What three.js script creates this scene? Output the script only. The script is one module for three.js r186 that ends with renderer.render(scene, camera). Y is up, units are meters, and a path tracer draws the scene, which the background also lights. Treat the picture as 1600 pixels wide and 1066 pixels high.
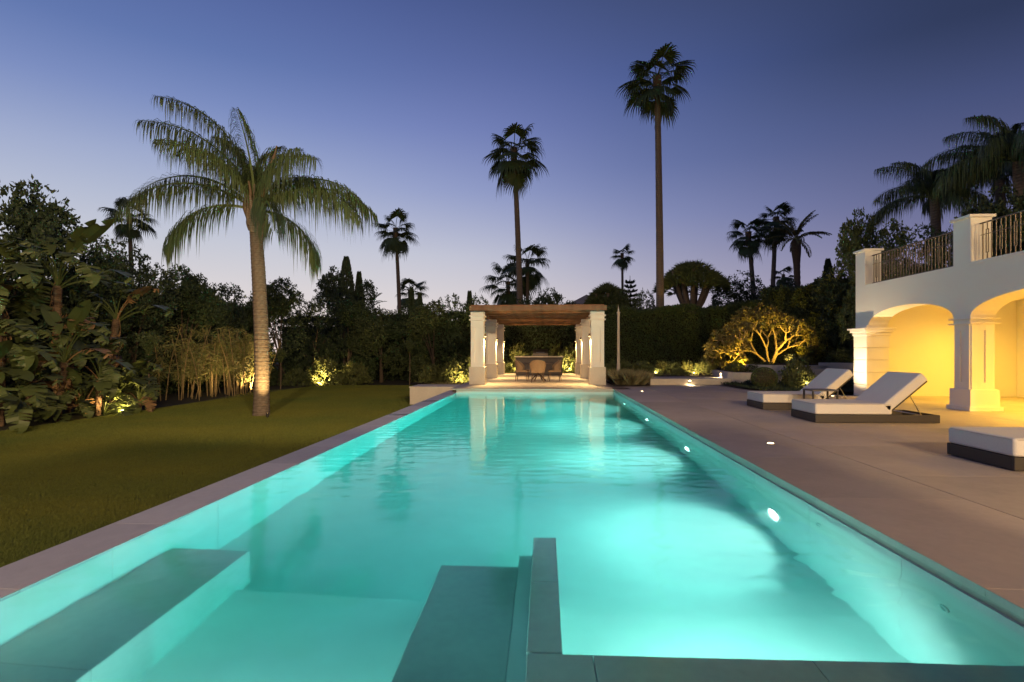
import * as THREE from 'three';
import { mergeGeometries, toCreasedNormals } from 'three/addons/utils/BufferGeometryUtils.js';
import { RoundedBoxGeometry } from 'three/addons/geometries/RoundedBoxGeometry.js';

const scene = new THREE.Scene();
const V = (x, y, z) => new THREE.Vector3(x, y, z);
const PI = Math.PI, rad = (d) => d * PI / 180;

// ---------------------------------------------------------------- camera
const camera = new THREE.PerspectiveCamera(2 * Math.atan(533 / 880) * 180 / PI, 1600 / 1066, 0.05, 900);
camera.position.set(0, 1.2, 0);
camera.rotation.y = Math.atan(52 / 880);
camera.setViewOffset(1600, 1066, 0, -18, 1600, 1066);
camera.updateProjectionMatrix();

// ---------------------------------------------------------------- renderer, exposure
const renderer = new THREE.WebGLRenderer({ antialias: true });
renderer.toneMapping = THREE.LinearToneMapping;
renderer.toneMappingExposure = 1;
renderer.shadowMap.enabled = true;

// ---------------------------------------------------------------- dusk sky: glow of the set sun low on the left, deep blue overhead and opposite
const SKY_GLOW_AZ = rad(-50);
const SKY = [ // [share of the glow side, [[elevation, r, g, b (sRGB)] ...]]
  [0.0, [[0, 92, 84, 112], [6, 78, 76, 112], [13, 62, 66, 104], [20, 52, 57, 92], [26, 46, 51, 82], [45, 40, 45, 74], [90, 44, 50, 86]]],
  [0.54, [[0, 178, 160, 176], [3, 163, 151, 174], [6.1, 140, 135, 167], [12.6, 101, 106, 146], [19.6, 71, 82, 124], [25, 50, 61, 94], [45, 43, 52, 83], [90, 46, 53, 88]]],
  [0.74, [[0, 214, 196, 198], [3.5, 197, 187, 195], [7, 173, 170, 190], [13.1, 132, 140, 181], [18, 104, 117, 165], [25.7, 76, 92, 144], [32, 64, 77, 119], [60, 49, 58, 97], [90, 46, 54, 90]]],
  [0.87, [[0, 235, 214, 207], [4.6, 219, 210, 211], [9.7, 192, 194, 211], [15.9, 146, 157, 199], [21.7, 114, 128, 182], [27, 90, 106, 161], [32, 74, 90, 142], [60, 54, 63, 108], [90, 46, 54, 92]]],
  [1.0, [[0, 238, 216, 206], [5, 222, 214, 214], [10, 198, 201, 214], [13.2, 180, 188, 211], [16.5, 160, 172, 206], [21.3, 124, 142, 192], [25.5, 98, 120, 175], [32, 80, 98, 155], [60, 56, 66, 112], [90, 46, 54, 92]]],
];
const lin = (c) => { c /= 255; return c <= 0.04045 ? c / 12.92 : ((c + 0.055) / 1.055) ** 2.4; };
function skyColumn(keys, el) {
  for (let i = 1; i < keys.length; i++) if (el <= keys[i][0] || i === keys.length - 1) {
    const a = keys[i - 1], b = keys[i], k = Math.min(1, Math.max(0, (el - a[0]) / (b[0] - a[0])));
    return [1, 2, 3].map((c) => lin(a[c] + (b[c] - a[c]) * k));
  }
}
function makeSky() {
  const w = 1024, h = 512, data = new Float32Array(w * h * 4);
  for (let j = 0; j < h; j++) {
    const el = Math.max(0, (j + 0.5) / h * 180 - 90);
    const cols = SKY.map(([, keys]) => skyColumn(keys, el));
    for (let i = 0; i < w; i++) {
      const ang = ((i + 0.5) / w - 0.5) * 2 * PI, x = Math.cos(ang), z = Math.sin(ang);
      const az = Math.atan2(x, -z), t = (1 + Math.cos(az - SKY_GLOW_AZ)) / 2;
      let k = 1; while (k < SKY.length - 1 && t > SKY[k][0]) k++;
      const o = (j * w + i) * 4, x0 = SKY[k - 1][0], x1 = SKY[k][0], d = x1 - x0, f = Math.min(1, Math.max(0, (t - x0) / d)), f2 = f * f, f3 = f2 * f;
      for (let c = 0; c < 3; c++) { // smooth cubic between the columns
        const at = (n) => cols[n][c], sl = (n) => n <= 0 || n >= SKY.length - 1 ? 0 : (at(n + 1) - at(n - 1)) / (SKY[n + 1][0] - SKY[n - 1][0]);
        data[o + c] = Math.max(0, at(k - 1) * (2 * f3 - 3 * f2 + 1) + sl(k - 1) * d * (f3 - 2 * f2 + f) + at(k) * (3 * f2 - 2 * f3) + sl(k) * d * (f3 - f2));
      }
      data[o + 3] = 1;
    }
  }
  const t = new THREE.DataTexture(data, w, h, THREE.RGBAFormat, THREE.FloatType);
  t.mapping = THREE.EquirectangularReflectionMapping; t.magFilter = t.minFilter = THREE.LinearFilter; t.needsUpdate = true;
  return t;
}
scene.background = makeSky();
scene.environment = scene.background;
scene.backgroundIntensity = 1;

// last light of the sun that has set, low and very soft, from the glow
const sun = new THREE.DirectionalLight(0xffc9a8, 0.05);
sun.position.set(-60 * Math.sin(rad(50)), 7, -60 * Math.cos(rad(50)));
sun.castShadow = true; sun.shadow.radius = 60;
Object.assign(sun.shadow.camera, { left: -40, right: 40, top: 40, bottom: -40, near: 1, far: 160 });
scene.add(sun, sun.target);

// ---------------------------------------------------------------- helpers
function mulberry(a) { return () => { a |= 0; a = a + 0x6D2B79F5 | 0; let t = Math.imul(a ^ a >>> 15, 1 | a); t = t + Math.imul(t ^ t >>> 7, 61 | t) ^ t; return ((t ^ t >>> 14) >>> 0) / 4294967296; }; }
let R = mulberry(7);
const rnd = (a = 1, b) => b === undefined ? R() * a : a + R() * (b - a);
const taken = new Map();
function numbered(name) { const n = taken.get(name) ?? 0; taken.set(name, n + 1); return n ? `${name}_${String(n).padStart(3, '0')}` : name; }
function shadows(o) { o.castShadow = o.receiveShadow = true; return o; }
function obj(name, geo, mat, parent) {
  const m = shadows(new THREE.Mesh(Array.isArray(geo) ? mergeGeometries(geo.map((g) => g.index ? g.toNonIndexed() : g)) : geo, mat));
  m.name = parent ? name : numbered(name); (parent ?? scene).add(m); return m;
}
function tag(o, label, category, group) { Object.assign(o.userData, { label, category }); if (group) o.userData.group = group; return o; }
function thing(name, label, category, [x, y, z] = [0, 0, 0], turn = 0, group) {
  const o = new THREE.Group(); o.name = numbered(name); o.position.set(x, y, z); o.rotation.y = turn; scene.add(o); return tag(o, label, category, group);
}
function struct(name, geo, mat) { const m = geo ? obj(name, geo, mat) : new THREE.Group(); if (!geo) { m.name = numbered(name); scene.add(m); } m.userData.kind = 'structure'; return m; }
function dup(root, [x, y, z], turn, label, scale) {
  const r = root.clone(); r.name = numbered(root.name.replace(/_\d{3}$/, '')); r.userData = { ...root.userData, label }; r.position.set(x, y, z); r.rotation.y = turn; if (scale) r.scale.setScalar(scale); scene.add(r); return r;
}
// uv in metres, taken from the axis a face looks along
function metres(g, ox = 0, oy = 0) {
  const n = g.index ? g.toNonIndexed() : g, p = n.attributes.position, uv = new Float32Array(p.count * 2);
  const a = V(), b = V(), c = V();
  for (let i = 0; i < p.count; i += 3) {
    a.fromBufferAttribute(p, i); b.fromBufferAttribute(p, i + 1); c.fromBufferAttribute(p, i + 2);
    const f = b.clone().sub(a).cross(c.clone().sub(a)); const ax = Math.abs(f.x), ay = Math.abs(f.y), az = Math.abs(f.z);
    [a, b, c].forEach((q, k) => { const [u, v] = ay >= ax && ay >= az ? [q.x, q.z] : ax >= az ? [q.z, q.y] : [q.x, q.y]; uv[(i + k) * 2] = u + ox; uv[(i + k) * 2 + 1] = v + oy; });
  }
  n.setAttribute('uv', new THREE.BufferAttribute(uv, 2)); return n;
}
function box(w, h, d, x = 0, y = 0, z = 0) { return metres(new THREE.BoxGeometry(w, h, d).translate(x, y, z)); }
function span(x0, x1, y0, y1, z0, z1) { return box(x1 - x0, y1 - y0, Math.abs(z1 - z0), (x0 + x1) / 2, (y0 + y1) / 2, (z0 + z1) / 2); }
function rbox(w, h, d, r, x = 0, y = 0, z = 0, seg = 2) { return metres(new RoundedBoxGeometry(w, h, d, seg, r).translate(x, y, z)); }
// a stone slab whose top edges are chamfered; top at y = 0
function slab(w, d, h, b, ox = 0, oy = 0) {
  const X = w / 2, Z = d / 2, P = [], q = (...v) => { for (const k of [0, 1, 2, 0, 2, 3]) P.push(...v[k]); };
  const ring = (i, y) => [[-X + i, y, -Z + i], [-X + i, y, Z - i], [X - i, y, Z - i], [X - i, y, -Z + i]];
  const t = ring(b, 0), m = ring(0, -b), l = ring(0, -h);
  q(...t); for (let k = 0; k < 4; k++) { const n = (k + 1) % 4; q(m[k], m[n], t[n], t[k]); q(l[k], l[n], m[n], m[k]); }
  q(l[3], l[2], l[1], l[0]);
  const g = new THREE.BufferGeometry(); g.setAttribute('position', new THREE.Float32BufferAttribute(P, 3)); g.computeVertexNormals(); return metres(g, ox, oy);
}
function tube(pts, r0, r1 = r0, seg = 6, steps = 0) {
  const c = pts.length > 2 ? new THREE.CatmullRomCurve3(pts) : new THREE.LineCurve3(pts[0], pts[1]); const n = steps || Math.max(1, (pts.length - 1) * 3);
  const g = new THREE.TubeGeometry(c, n, 1, seg, false), p = g.attributes.position, q = V(), o = V();
  for (let i = 0; i <= n; i++) { c.getPointAt(i / n, o); const r = typeof r0 === 'function' ? r0(i / n) : r0 + (r1 - r0) * i / n;
    for (let j = 0; j <= seg; j++) { const k = i * (seg + 1) + j; q.fromBufferAttribute(p, k).sub(o).multiplyScalar(r).add(o); p.setXYZ(k, q.x, q.y, q.z); } }
  const uv = g.attributes.uv, len = c.getLength(), round = 6.283 * (typeof r0 === 'function' ? r0(0.5) : (r0 + r1) / 2); for (let k = 0; k < uv.count; k++) uv.setXY(k, uv.getY(k) * Math.max(0.7, round), uv.getX(k) * len); // bark in metres
  g.computeVertexNormals(); return g;
}
// tileable noise
function noiseField(size, period, seed) {
  const r = mulberry(seed), n = period * period, v = Array.from({ length: n }, () => r());
  return (x, y) => { const X = x / size * period, Y = y / size * period, i = Math.floor(X), j = Math.floor(Y); let f = X - i, g = Y - j; f = f * f * (3 - 2 * f); g = g * g * (3 - 2 * g);
    const at = (a, b) => v[((b % period + period) % period) * period + (a % period + period) % period];
    return (at(i, j) * (1 - f) + at(i + 1, j) * f) * (1 - g) + (at(i, j + 1) * (1 - f) + at(i + 1, j + 1) * f) * g; };
}
function fbm(size, period, octaves, seed) { const f = []; for (let k = 0; k < octaves; k++) f.push(noiseField(size, period * 2 ** k, seed + k * 17)); return (x, y) => { let s = 0, a = 0.5, t = 0; for (const g of f) { s += a * g(x, y); t += a; a *= 0.5; } return s / t; }; }
function tex(size, fn, metresAcross, srgb) {
  const d = new Uint8Array(size * size * 4);
  for (let y = 0; y < size; y++) for (let x = 0; x < size; x++) { const c = fn(x, y), o = (y * size + x) * 4; const [r, g, b] = Array.isArray(c) ? c : [c, c, c]; d[o] = r * 255; d[o + 1] = g * 255; d[o + 2] = b * 255; d[o + 3] = 255; }
  const t = new THREE.DataTexture(d, size, size); t.wrapS = t.wrapT = THREE.RepeatWrapping; t.magFilter = THREE.LinearFilter; t.minFilter = THREE.LinearMipmapLinearFilter; t.generateMipmaps = true;
  if (metresAcross) t.repeat.set(1 / metresAcross, 1 / metresAcross); if (srgb) t.colorSpace = THREE.SRGBColorSpace; t.needsUpdate = true; return t;
}
const clamp = (v, a = 0, b = 1) => Math.min(b, Math.max(a, v));
const std = (color, roughness = 0.8, more = {}) => new THREE.MeshStandardMaterial({ color: Array.isArray(color) ? new THREE.Color(...color) : color, roughness, ...more });

// ---------------------------------------------------------------- materials of the place
const nA = fbm(512, 4, 6, 11), nB = fbm(512, 16, 5, 23), nC = fbm(512, 3, 3, 41), nD = fbm(512, 64, 3, 57);
const stoneMap = tex(512, (x, y) => { const v = 0.80 + 0.22 * (nA(x, y) - 0.5) + 0.10 * (nD(x, y) - 0.5) + 0.10 * (nA(x, y * 3) - 0.5); return [v, v * 0.985, v * 0.965]; }, 2.7);
const stoneRough = tex(512, (x, y) => { const v = clamp(0.62 + 0.5 * (nC(x, y) - 0.5) + 0.2 * (nB(x, y) - 0.5)); return v; }, 3.3);
const grainBump = tex(512, (x, y) => clamp(0.5 + 0.7 * (nD(x, y) - 0.5) + 0.4 * (nB(x, y) - 0.5)), 0.8);
const poolMap = tex(512, (x, y) => { const v = 0.86 + 0.13 * (nA(x, y) - 0.5) + 0.07 * (nB(x, y) - 0.5); return [v, v, v * 0.985]; }, 2.4);
const deckStone = [[0.54, 0.46, 0.395], [0.495, 0.425, 0.368], [0.575, 0.485, 0.415]].map((c) => std(c, 0.9, { map: stoneMap, roughnessMap: stoneRough, bumpMap: grainBump, bumpScale: 0.0012 }));
const wetN = fbm(512, 5, 4, 131), copingMap = tex(512, (x, y) => { const w = clamp((wetN(x, y) - 0.54) * 7), v = (0.86 + 0.22 * (nA(x, y) - 0.5) + 0.12 * (nD(x, y) - 0.5)) * (1 - 0.30 * w); return [v, v * 0.985, v * 0.99]; }, 3.7), copingRough = tex(512, (x, y) => clamp(0.75 - 0.5 * clamp((wetN(x, y) - 0.54) * 7)), 3.7); // splashed, drying water
const copingStone = [[0.58, 0.575, 0.61], [0.53, 0.525, 0.565], [0.61, 0.60, 0.63]].map((c) => std(c, 0.75, { map: copingMap, roughnessMap: copingRough, bumpMap: grainBump, bumpScale: 0.0012 }));
const poolStone = [[0.64, 0.645, 0.62], [0.625, 0.635, 0.61], [0.655, 0.66, 0.63]].map((c) => std(c, 0.7, { map: poolMap, bumpMap: grainBump, bumpScale: 0.001 }));
const ledgeStone = [[0.44, 0.485, 0.455], [0.42, 0.465, 0.435]].map((c) => std(c, 0.7, { map: stoneMap, bumpMap: grainBump, bumpScale: 0.001 }));
const grout = std([0.13, 0.115, 0.1], 0.95);
const plaster = std([0.84, 0.795, 0.715], 0.92, { bumpMap: grainBump, bumpScale: 0.002 });
const paleStone = std([0.72, 0.67, 0.58], 0.85, { map: stoneMap, bumpMap: grainBump, bumpScale: 0.0015 });
const soil = std([0.045, 0.032, 0.022], 1, { bumpMap: grainBump, bumpScale: 0.02 });
const steel = std([0.55, 0.55, 0.55], 0.3, { metalness: 1 });
const darkMetal = std([0.035, 0.033, 0.032], 0.5, { metalness: 0.6 });
const bronze = std([0.10, 0.075, 0.055], 0.5, { metalness: 0.5 });
const glow = (c, k) => new THREE.MeshStandardMaterial({ color: 0x111111, emissive: new THREE.Color(...c), emissiveIntensity: k, roughness: 0.4 });
const WARM = [1, 0.66, 0.26], AMBER = [1, 0.585, 0.05], SOFT = [1, 0.74, 0.40], COOL = [1, 0.95, 0.88];
function spot(parent, from, to, color, intensity, angle, penumbra, radius = 1.5) {
  const s = new THREE.SpotLight(new THREE.Color(...color), intensity, 0, angle, penumbra, 2);
  s.position.copy(from); s.target.position.copy(to); s.castShadow = true; s.shadow.radius = radius; parent.add(s, s.target); return s;
}
// ================================================================ ground
{
  const s = new THREE.Shape(); s.moveTo(-420, -420); s.lineTo(420, -420); s.lineTo(420, 420); s.lineTo(-420, 420);
  const h = new THREE.Path(); h.moveTo(-3.36, 0.9); h.lineTo(2.6, 0.9); h.lineTo(2.6, 18.7); h.lineTo(-3.36, 18.7); s.holes.push(h);
  struct('ground', metres(new THREE.ShapeGeometry(s).rotateX(-PI / 2).translate(0, -0.67, 0)), std([0.035, 0.035, 0.02], 1));
}
const lawnMap = tex(512, (x, y) => { const v = 0.55 + 0.55 * (nA(x, y) - 0.5) + 0.5 * (nD(x, y) - 0.5), w = nC(x, y); return [clamp(v * (0.80 + 0.25 * w)), clamp(v), clamp(v * 0.42)]; }, 4.1);
{
  const s = new THREE.Shape(); // lawn, between the pool and the planting; its edge runs out along the beds
  [[-3.37, -8], [-3.37, 19.4], [-4.8, 19.4], [-4.8, 21.2], [-3.2, 21.2], [-3.2, 30.8], [-8, 31], [-12.7, 29.6], [-13.9, 26], [-13.1, 21.3], [-12.9, 17.6], [-12.6, 15.6], [-12.1, 11.7], [-12.6, 7], [-13, -8]].forEach(([x, z], i) => i ? s.lineTo(x, z) : s.moveTo(x, z));
  struct('lawn', metres(new THREE.ShapeGeometry(s).rotateX(-PI / 2).translate(0, -0.65, 0)), std([0.25, 0.27, 0.12], 1, { map: lawnMap, bumpMap: grainBump, bumpScale: 0.02 }));
  // mown grass
  const blades = [], r = mulberry(3);
  for (let k = 0; k < 7; k++) { const a = r() * 6.28, d = r() * 0.03, l = 0.014 + r() * 0.015, x = Math.cos(a * 3) * d, z = Math.sin(a * 3) * d, w = 0.0022, lean = 0.006 + r() * 0.014;
    blades.push(x - w * Math.sin(a), 0, z + w * Math.cos(a), x + w * Math.sin(a), 0, z - w * Math.cos(a), x + lean * Math.cos(a), l, z + lean * Math.sin(a)); }
  const g = new THREE.BufferGeometry(); g.setAttribute('position', new THREE.Float32BufferAttribute(blades, 3)); g.computeVertexNormals();
  const N = 460000, im = new THREE.InstancedMesh(g, std([1, 1, 1], 0.8), N), m = new THREE.Matrix4(), q = new THREE.Quaternion(), c = new THREE.Color(), up = V(0, 1, 0), patch = fbm(512, 8, 4, 77);
  for (let k = 0; k < N; k++) {
    const far = r() < 0.45, z = far ? -(10 + 21 * r()) : -(2.2 + 9 * r()), x = -3.39 - 9.3 * r();
    m.compose(V(x, -0.652, z), q.setFromAxisAngle(up, r() * 6.28), V(1, 0.8 + 0.6 * r(), 1).multiplyScalar(far ? 1.6 : 1.05)); im.setMatrixAt(k, m);
    const t = patch((x + 20) * 30, -z * 30), v = 0.8 + 0.4 * r(); c.setRGB((0.095 + 0.11 * t) * v, (0.145 + 0.055 * t) * v, 0.028 * v); im.setColorAt(k, c);
  }
  im.name = 'grass'; im.userData = { kind: 'stuff', label: 'short mown lawn grass beside the pool', category: 'grass' }; scene.add(shadows(im));
}

// ================================================================ pool
const WATER = -0.136, XL = -2.95, XR = 2.235, ZF = -18.56, ZN = -1.2;
const floorY = (z) => z > -4.14 ? -1.5 : -1.5 - 0.055 * (-4.14 - z);
{
  const pool = struct('pool_basin');
  const part = (name, g, m) => obj(name, g, m, pool);
  const panelsX = (x, out, z0, z1, top, bottom, mats) => { // wall panels across x, 4 mm open joints
    const n = Math.round(Math.abs(z1 - z0) / 1.2), step = (z1 - z0) / n;
    for (let k = 0; k < n; k++) part('wall_panel', box(0.05, top - bottom, Math.abs(step) - 0.004, x + out * 0.025, (top + bottom) / 2, z0 + (k + 0.5) * step), mats[k * 7 % mats.length]);
    part('wall_backing', span(Math.min(x + out * 0.052, x + out * 0.3), Math.max(x + out * 0.052, x + out * 0.3), bottom, top - 0.01, z0, z1), grout);
  };
  panelsX(XR, 1, ZN, ZF, -0.088, -2.5, poolStone);
  panelsX(XL, -1, ZN, ZF, -0.186, -2.5, poolStone);
  { const n = 4, step = (XR - XL) / n; for (let k = 0; k < n; k++) part('wall_panel', box(step - 0.004, 2.41, 0.05, XL + (k + 0.5) * step, -1.295, ZF - 0.025), poolStone[k % 3]); part('wall_backing', span(XL, XR, -2.5, -0.1, ZF - 0.3, ZF - 0.052), grout); }
  { const n = 4, step = (XR - XL) / n; for (let k = 0; k < n; k++) part('wall_panel', box(step - 0.004, 2.41, 0.05, XL + (k + 0.5) * step, -1.295, ZN + 0.025), poolStone[k % 3]); part('wall_backing', span(XL, XR, -2.5, -0.1, ZN + 0.052, ZN + 0.3), grout); }
  // recessed course under the deck edge, right side and far end
  part('shadow_course', span(XR + 0.018, XR + 0.06, -0.088, -0.048, ZF, ZN), deckStone[1]);
  part('shadow_course', span(XL, XR, -0.088, -0.048, ZF - 0.06, ZF - 0.018), deckStone[1]);
  // floor: one smooth sheet that falls towards the pergola
  { const d = (-4.14 - ZF), slope = Math.atan(0.055), g = box(XR - XL, 0.06, d / Math.cos(slope), 0, -0.03, 0).rotateX(-slope).translate((XL + XR) / 2, floorY(-4.14 - d / 2), -4.14 - d / 2); part('pool_floor', g, poolStone[0]); }
  part('pool_floor', span(0, XR, -1.56, -1.5, -4.14, ZN), poolStone[0]);
  part('floor_base', span(XL - 0.1, XR + 0.1, -2.6, -2.5, ZF - 0.1, ZN + 0.1), grout);
  // raised floor and two benches on the left of the divider
  part('shelf_floor', slab(2.86, 2.92, 1.1, 0.006).translate(XL + 1.43, -1.345, -2.66), poolStone[1]);
  for (let j = 0; j < 2; j++) part('bench', slab(0.63, 1.545, 0.6, 0.004, 3, j).translate(XL + 0.315, -0.82, -4.3 + 1.55 * (j + 0.5)), ledgeStone[j]);
  for (let j = 0; j < 2; j++) part('bench', slab(0.56, 1.42, 0.8, 0.004, 5, j).translate(-0.475, -0.70, -4.06 + 1.425 * (j + 0.5)), ledgeStone[1 - j]);
  // divider and near ledge, their tops just under the water
  for (let j = 0; j < 2; j++) part('divider_stone', slab(0.172, 0.79, 2.0, 0.003, 2, j).translate(-0.004, -0.33, -4.27 + 0.396 * (2 * j + 1)), ledgeStone[j]);
  for (let i = 0; i < 3; i++) part('ledge_stone', slab(i ? 1.0 : 0.31, 1.46, 2.0, 0.003, i * 1.2, 4).translate(i ? 0.226 + 1.003 * (i - 0.5) : 0.068, -0.33, -1.945), ledgeStone[i % 2]);
  part('divider_footing', slab(0.10, 1.56, 1.4, 0.003, 2, 3).translate(-0.142, -0.69, -3.48), poolStone[0]);
  for (const [y, z] of [[-0.42, -3.3], [-0.40, -4.75], [-0.45, -7.4], [-0.45, -10.7], [-0.45, -14.2]]) part('inlet_nozzle', new THREE.TorusGeometry(0.032, 0.011, 8, 20).rotateY(PI / 2).translate(XR - 0.004, y, z), steel);
  // infinity edge on the lawn side
  let z = ZN + 0.6, k = 0;
  while (z > ZF - 0.3) { const l = 1.2; part('coping_stone', slab(0.42, l - 0.004, 0.05, 0.001, k * 0.37, k * 0.9).translate(XL - 0.21, WATER + 0.004, z - l / 2), copingStone[k * 5 % 3]); z -= l; k++; }
  part('overflow_wall', span(XL - 0.40, XL - 0.305, -0.9, WATER - 0.047, -20.2, 1), paleStone);
}
// water: a closed body with a gently rippled top
{
  const x0 = XL - 0.006, x1 = XR + 0.006, z0 = ZF - 0.006, z1 = ZN + 0.006, nx = 150, nz = 470, r = mulberry(99), W = [];
  for (let k = 0; k < 34; k++) { const l = 0.12 * (4.2 ** r()), a = r() * 6.283, s = 0.0020 + 0.0022 * r(); W.push([Math.cos(a) * 6.283 / l, Math.sin(a) * 6.283 / l, r() * 6.283, s]); }
  const jets = [[1.95, -3.35, 0.55, 2.2], [1.75, -7.7, 0.8, 1.6], [1.2, -3.6, 0.7, 1.5], [0.9, -6.6, 1.0, 0.8], [1.6, -10.6, 1.2, 0.8]];
  const P = [], Nn = [], I = [];
  for (let j = 0; j <= nz; j++) for (let i = 0; i <= nx; i++) {
    const x = x0 + (x1 - x0) * i / nx, z = z1 + (z0 - z1) * j / nz; let gx = 0, gz = 0, h = 0, amp = 0.75;
    for (const [jx, jz, jr, ja] of jets) amp += ja * Math.exp(-((x - jx) ** 2 + (z - jz) ** 2) / (jr * jr));
    if (z > -5 && x < 0.3) amp *= 0.45;
    for (const [kx, kz, p, s] of W) { const ph = kx * x + kz * z + p, kk = Math.hypot(kx, kz); h += s / kk * Math.sin(ph); gx += s * kx / kk * Math.cos(ph); gz += s * kz / kk * Math.cos(ph); }
    P.push(x, WATER + h * amp, z); const n = V(-gx * amp, 1, -gz * amp).normalize(); Nn.push(n.x, n.y, n.z);
  }
  const id = (i, j) => j * (nx + 1) + i;
  for (let j = 0; j < nz; j++) for (let i = 0; i < nx; i++) { const a = id(i, j), b = id(i + 1, j), c = id(i + 1, j + 1), d = id(i, j + 1); I.push(a, b, c, a, c, d); }
  // skirts and bottom, hidden inside the masonry
  const B = -2.55, add = (p, n) => { P.push(...p); Nn.push(...n); return P.length / 3 - 1; };
  const skirt = (ids, n) => { for (let k = 0; k + 1 < ids.length; k++) { const a = ids[k], b = ids[k + 1], pa = P.slice(a * 3, a * 3 + 3), pb = P.slice(b * 3, b * 3 + 3); const A = add(pa, n), Bb = add(pb, n), C = add([pb[0], B, pb[2]], n), D = add([pa[0], B, pa[2]], n); I.push(A, D, C, A, C, Bb); } };
  const row = (n, f) => Array.from({ length: n + 1 }, (_, k) => f(k));
  skirt(row(nx, (k) => id(k, 0)), [0, 0, 1]); skirt(row(nx, (k) => id(nx - k, nz)), [0, 0, -1]); skirt(row(nz, (k) => id(nx, k)), [1, 0, 0]); skirt(row(nz, (k) => id(0, nz - k)), [-1, 0, 0]);
  const a = add([x0, B, z1], [0, -1, 0]), b = add([x1, B, z1], [0, -1, 0]), c = add([x1, B, z0], [0, -1, 0]), d = add([x0, B, z0], [0, -1, 0]); I.push(a, c, b, a, d, c);
  const g = new THREE.BufferGeometry(); g.setAttribute('position', new THREE.Float32BufferAttribute(P, 3)); g.setAttribute('normal', new THREE.Float32BufferAttribute(Nn, 3)); g.setIndex(I);
  const m = new THREE.MeshPhysicalMaterial({ color: 0xffffff, roughness: 0.1, transmission: 1, thickness: 1.5, ior: 1.333, attenuationColor: new THREE.Color(0.64, 0.955, 0.952), attenuationDistance: 1 });
  struct('pool_water', g, m).castShadow = false;
}
const LAMP = 55;
// underwater lamps, set in the walls
function poolLamp(x, y, z, dir, label, power, aim = -0.1) {
  const t = thing('pool_lamp', label, 'pool light', [x, y, z], 0, 'underwater lamps in the pool walls'), turn = Math.atan2(dir.x, dir.z);
  const a = obj('bezel', new THREE.TorusGeometry(0.135, 0.014, 8, 28), steel, t); a.rotation.y = turn;
  const l = obj('lamp_lens', new THREE.CylinderGeometry(0.128, 0.128, 0.012, 28).rotateX(PI / 2), glow(COOL, 12), t); l.rotation.y = turn;
  spot(t, dir.clone().multiplyScalar(0.03), dir.clone().add(V(0, aim, 0)), COOL, power, rad(80), 1, 4);
  return t;
}
poolLamp(XR - 0.006, -1.03, -5.65, V(-1, 0, 0), 'underwater lamp in the right pool wall, nearest of that row', LAMP, -0.12);
poolLamp(XR - 0.006, -1.10, -9.0, V(-1, 0, 0), 'underwater lamp in the right pool wall, second of that row', LAMP * 1.4, -0.12);
poolLamp(XR - 0.006, -1.15, -12.45, V(-1, 0, 0), 'underwater lamp in the right pool wall, third of that row', LAMP * 1.9, -0.12);
poolLamp(XR - 0.006, -1.20, -16.0, V(-1, 0, 0), 'underwater lamp in the right pool wall, closest to the pergola', LAMP * 2.4, -0.12);
poolLamp(1.15, -0.98, -2.684, V(0, 0, -1), 'underwater lamp under the near ledge, right of the divider wall', LAMP * 0.55, -0.4);
poolLamp(-1.5, -0.85, ZN - 0.008, V(0, 0, -1), 'underwater lamp in the near wall between the two benches', LAMP * 0.6, -0.2);

// ================================================================ deck
{
  const deck = struct('deck');
  const geo = new Map(), key = (w, d, v) => { const k = [w.toFixed(3), d.toFixed(3), v].join(); if (!geo.has(k)) geo.set(k, slab(w, d, 0.045, 0.0008, v * 0.83, v * 1.71)); return geo.get(k); };
  const field = (x0, xs, z0, zs, offset = 0) => { let x = x0, c = 0; for (const w of xs) { let z = z0; const first = offset && c % 2 ? zs / 2 : zs; for (let k = 0; z > field.end + 0.01; k++) { const d = Math.min(k ? zs : first, z - field.end); const m = obj('slab', key(w - 0.003, d - 0.003, (k * 3 + c) % 4), deckStone[Math.floor(R() * 3)], deck); m.position.set(x + w / 2, 0, z - d / 2); z -= d; } x += w + (c === 0 && offset ? 0.007 : 0); c++; } };
  field.end = -21.0; field(2.232, [1.2, 1.2, 1.2, 1.2, 1.2], 2.4, 1.8, 1);
  field.end = -16.2; field(2.232 + 6.012, [1.2, 1.2, 1.2, 1.0], 2.4, 1.8);
  field.end = -1.2; field(-3.4, [1.4, 1.4, 1.4, 1.4], 2.4, 1.2);
  obj('bedding', [span(2.30, 14, -0.7, -0.05, -21, 2.4), span(-3.4, 2.29, -0.7, -0.05, -0.95, 2.4)], grout, deck);
}
{
  const p = struct('pergola_terrace');
  for (let j = 0; j < 12; j++) for (let i = 0; i < 5; i++) { const m = obj('slab', slab(1.186, 1.197, 0.045, 0.0008, i * 0.7, j), deckStone[(i * 2 + j) % 3], p); m.position.set(-3.15 + 0.594 + i * 1.189, 0, ZF - 0.6 - 0.002 - j * 1.2); }
  obj('retaining_wall', span(-3.13, 2.2, -0.8, -0.05, -33, ZF - 0.31), grout, p);
  obj('retaining_wall', [span(-4.76, -3.14, -0.8, -0.045, -21, -19.57)], paleStone, p);
  obj('coping_stone', slab(1.63, 1.45, 0.045, 0.004).translate(-3.965, 0, -20.29), paleStone, p);
}
const FLOOD = 800;
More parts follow.
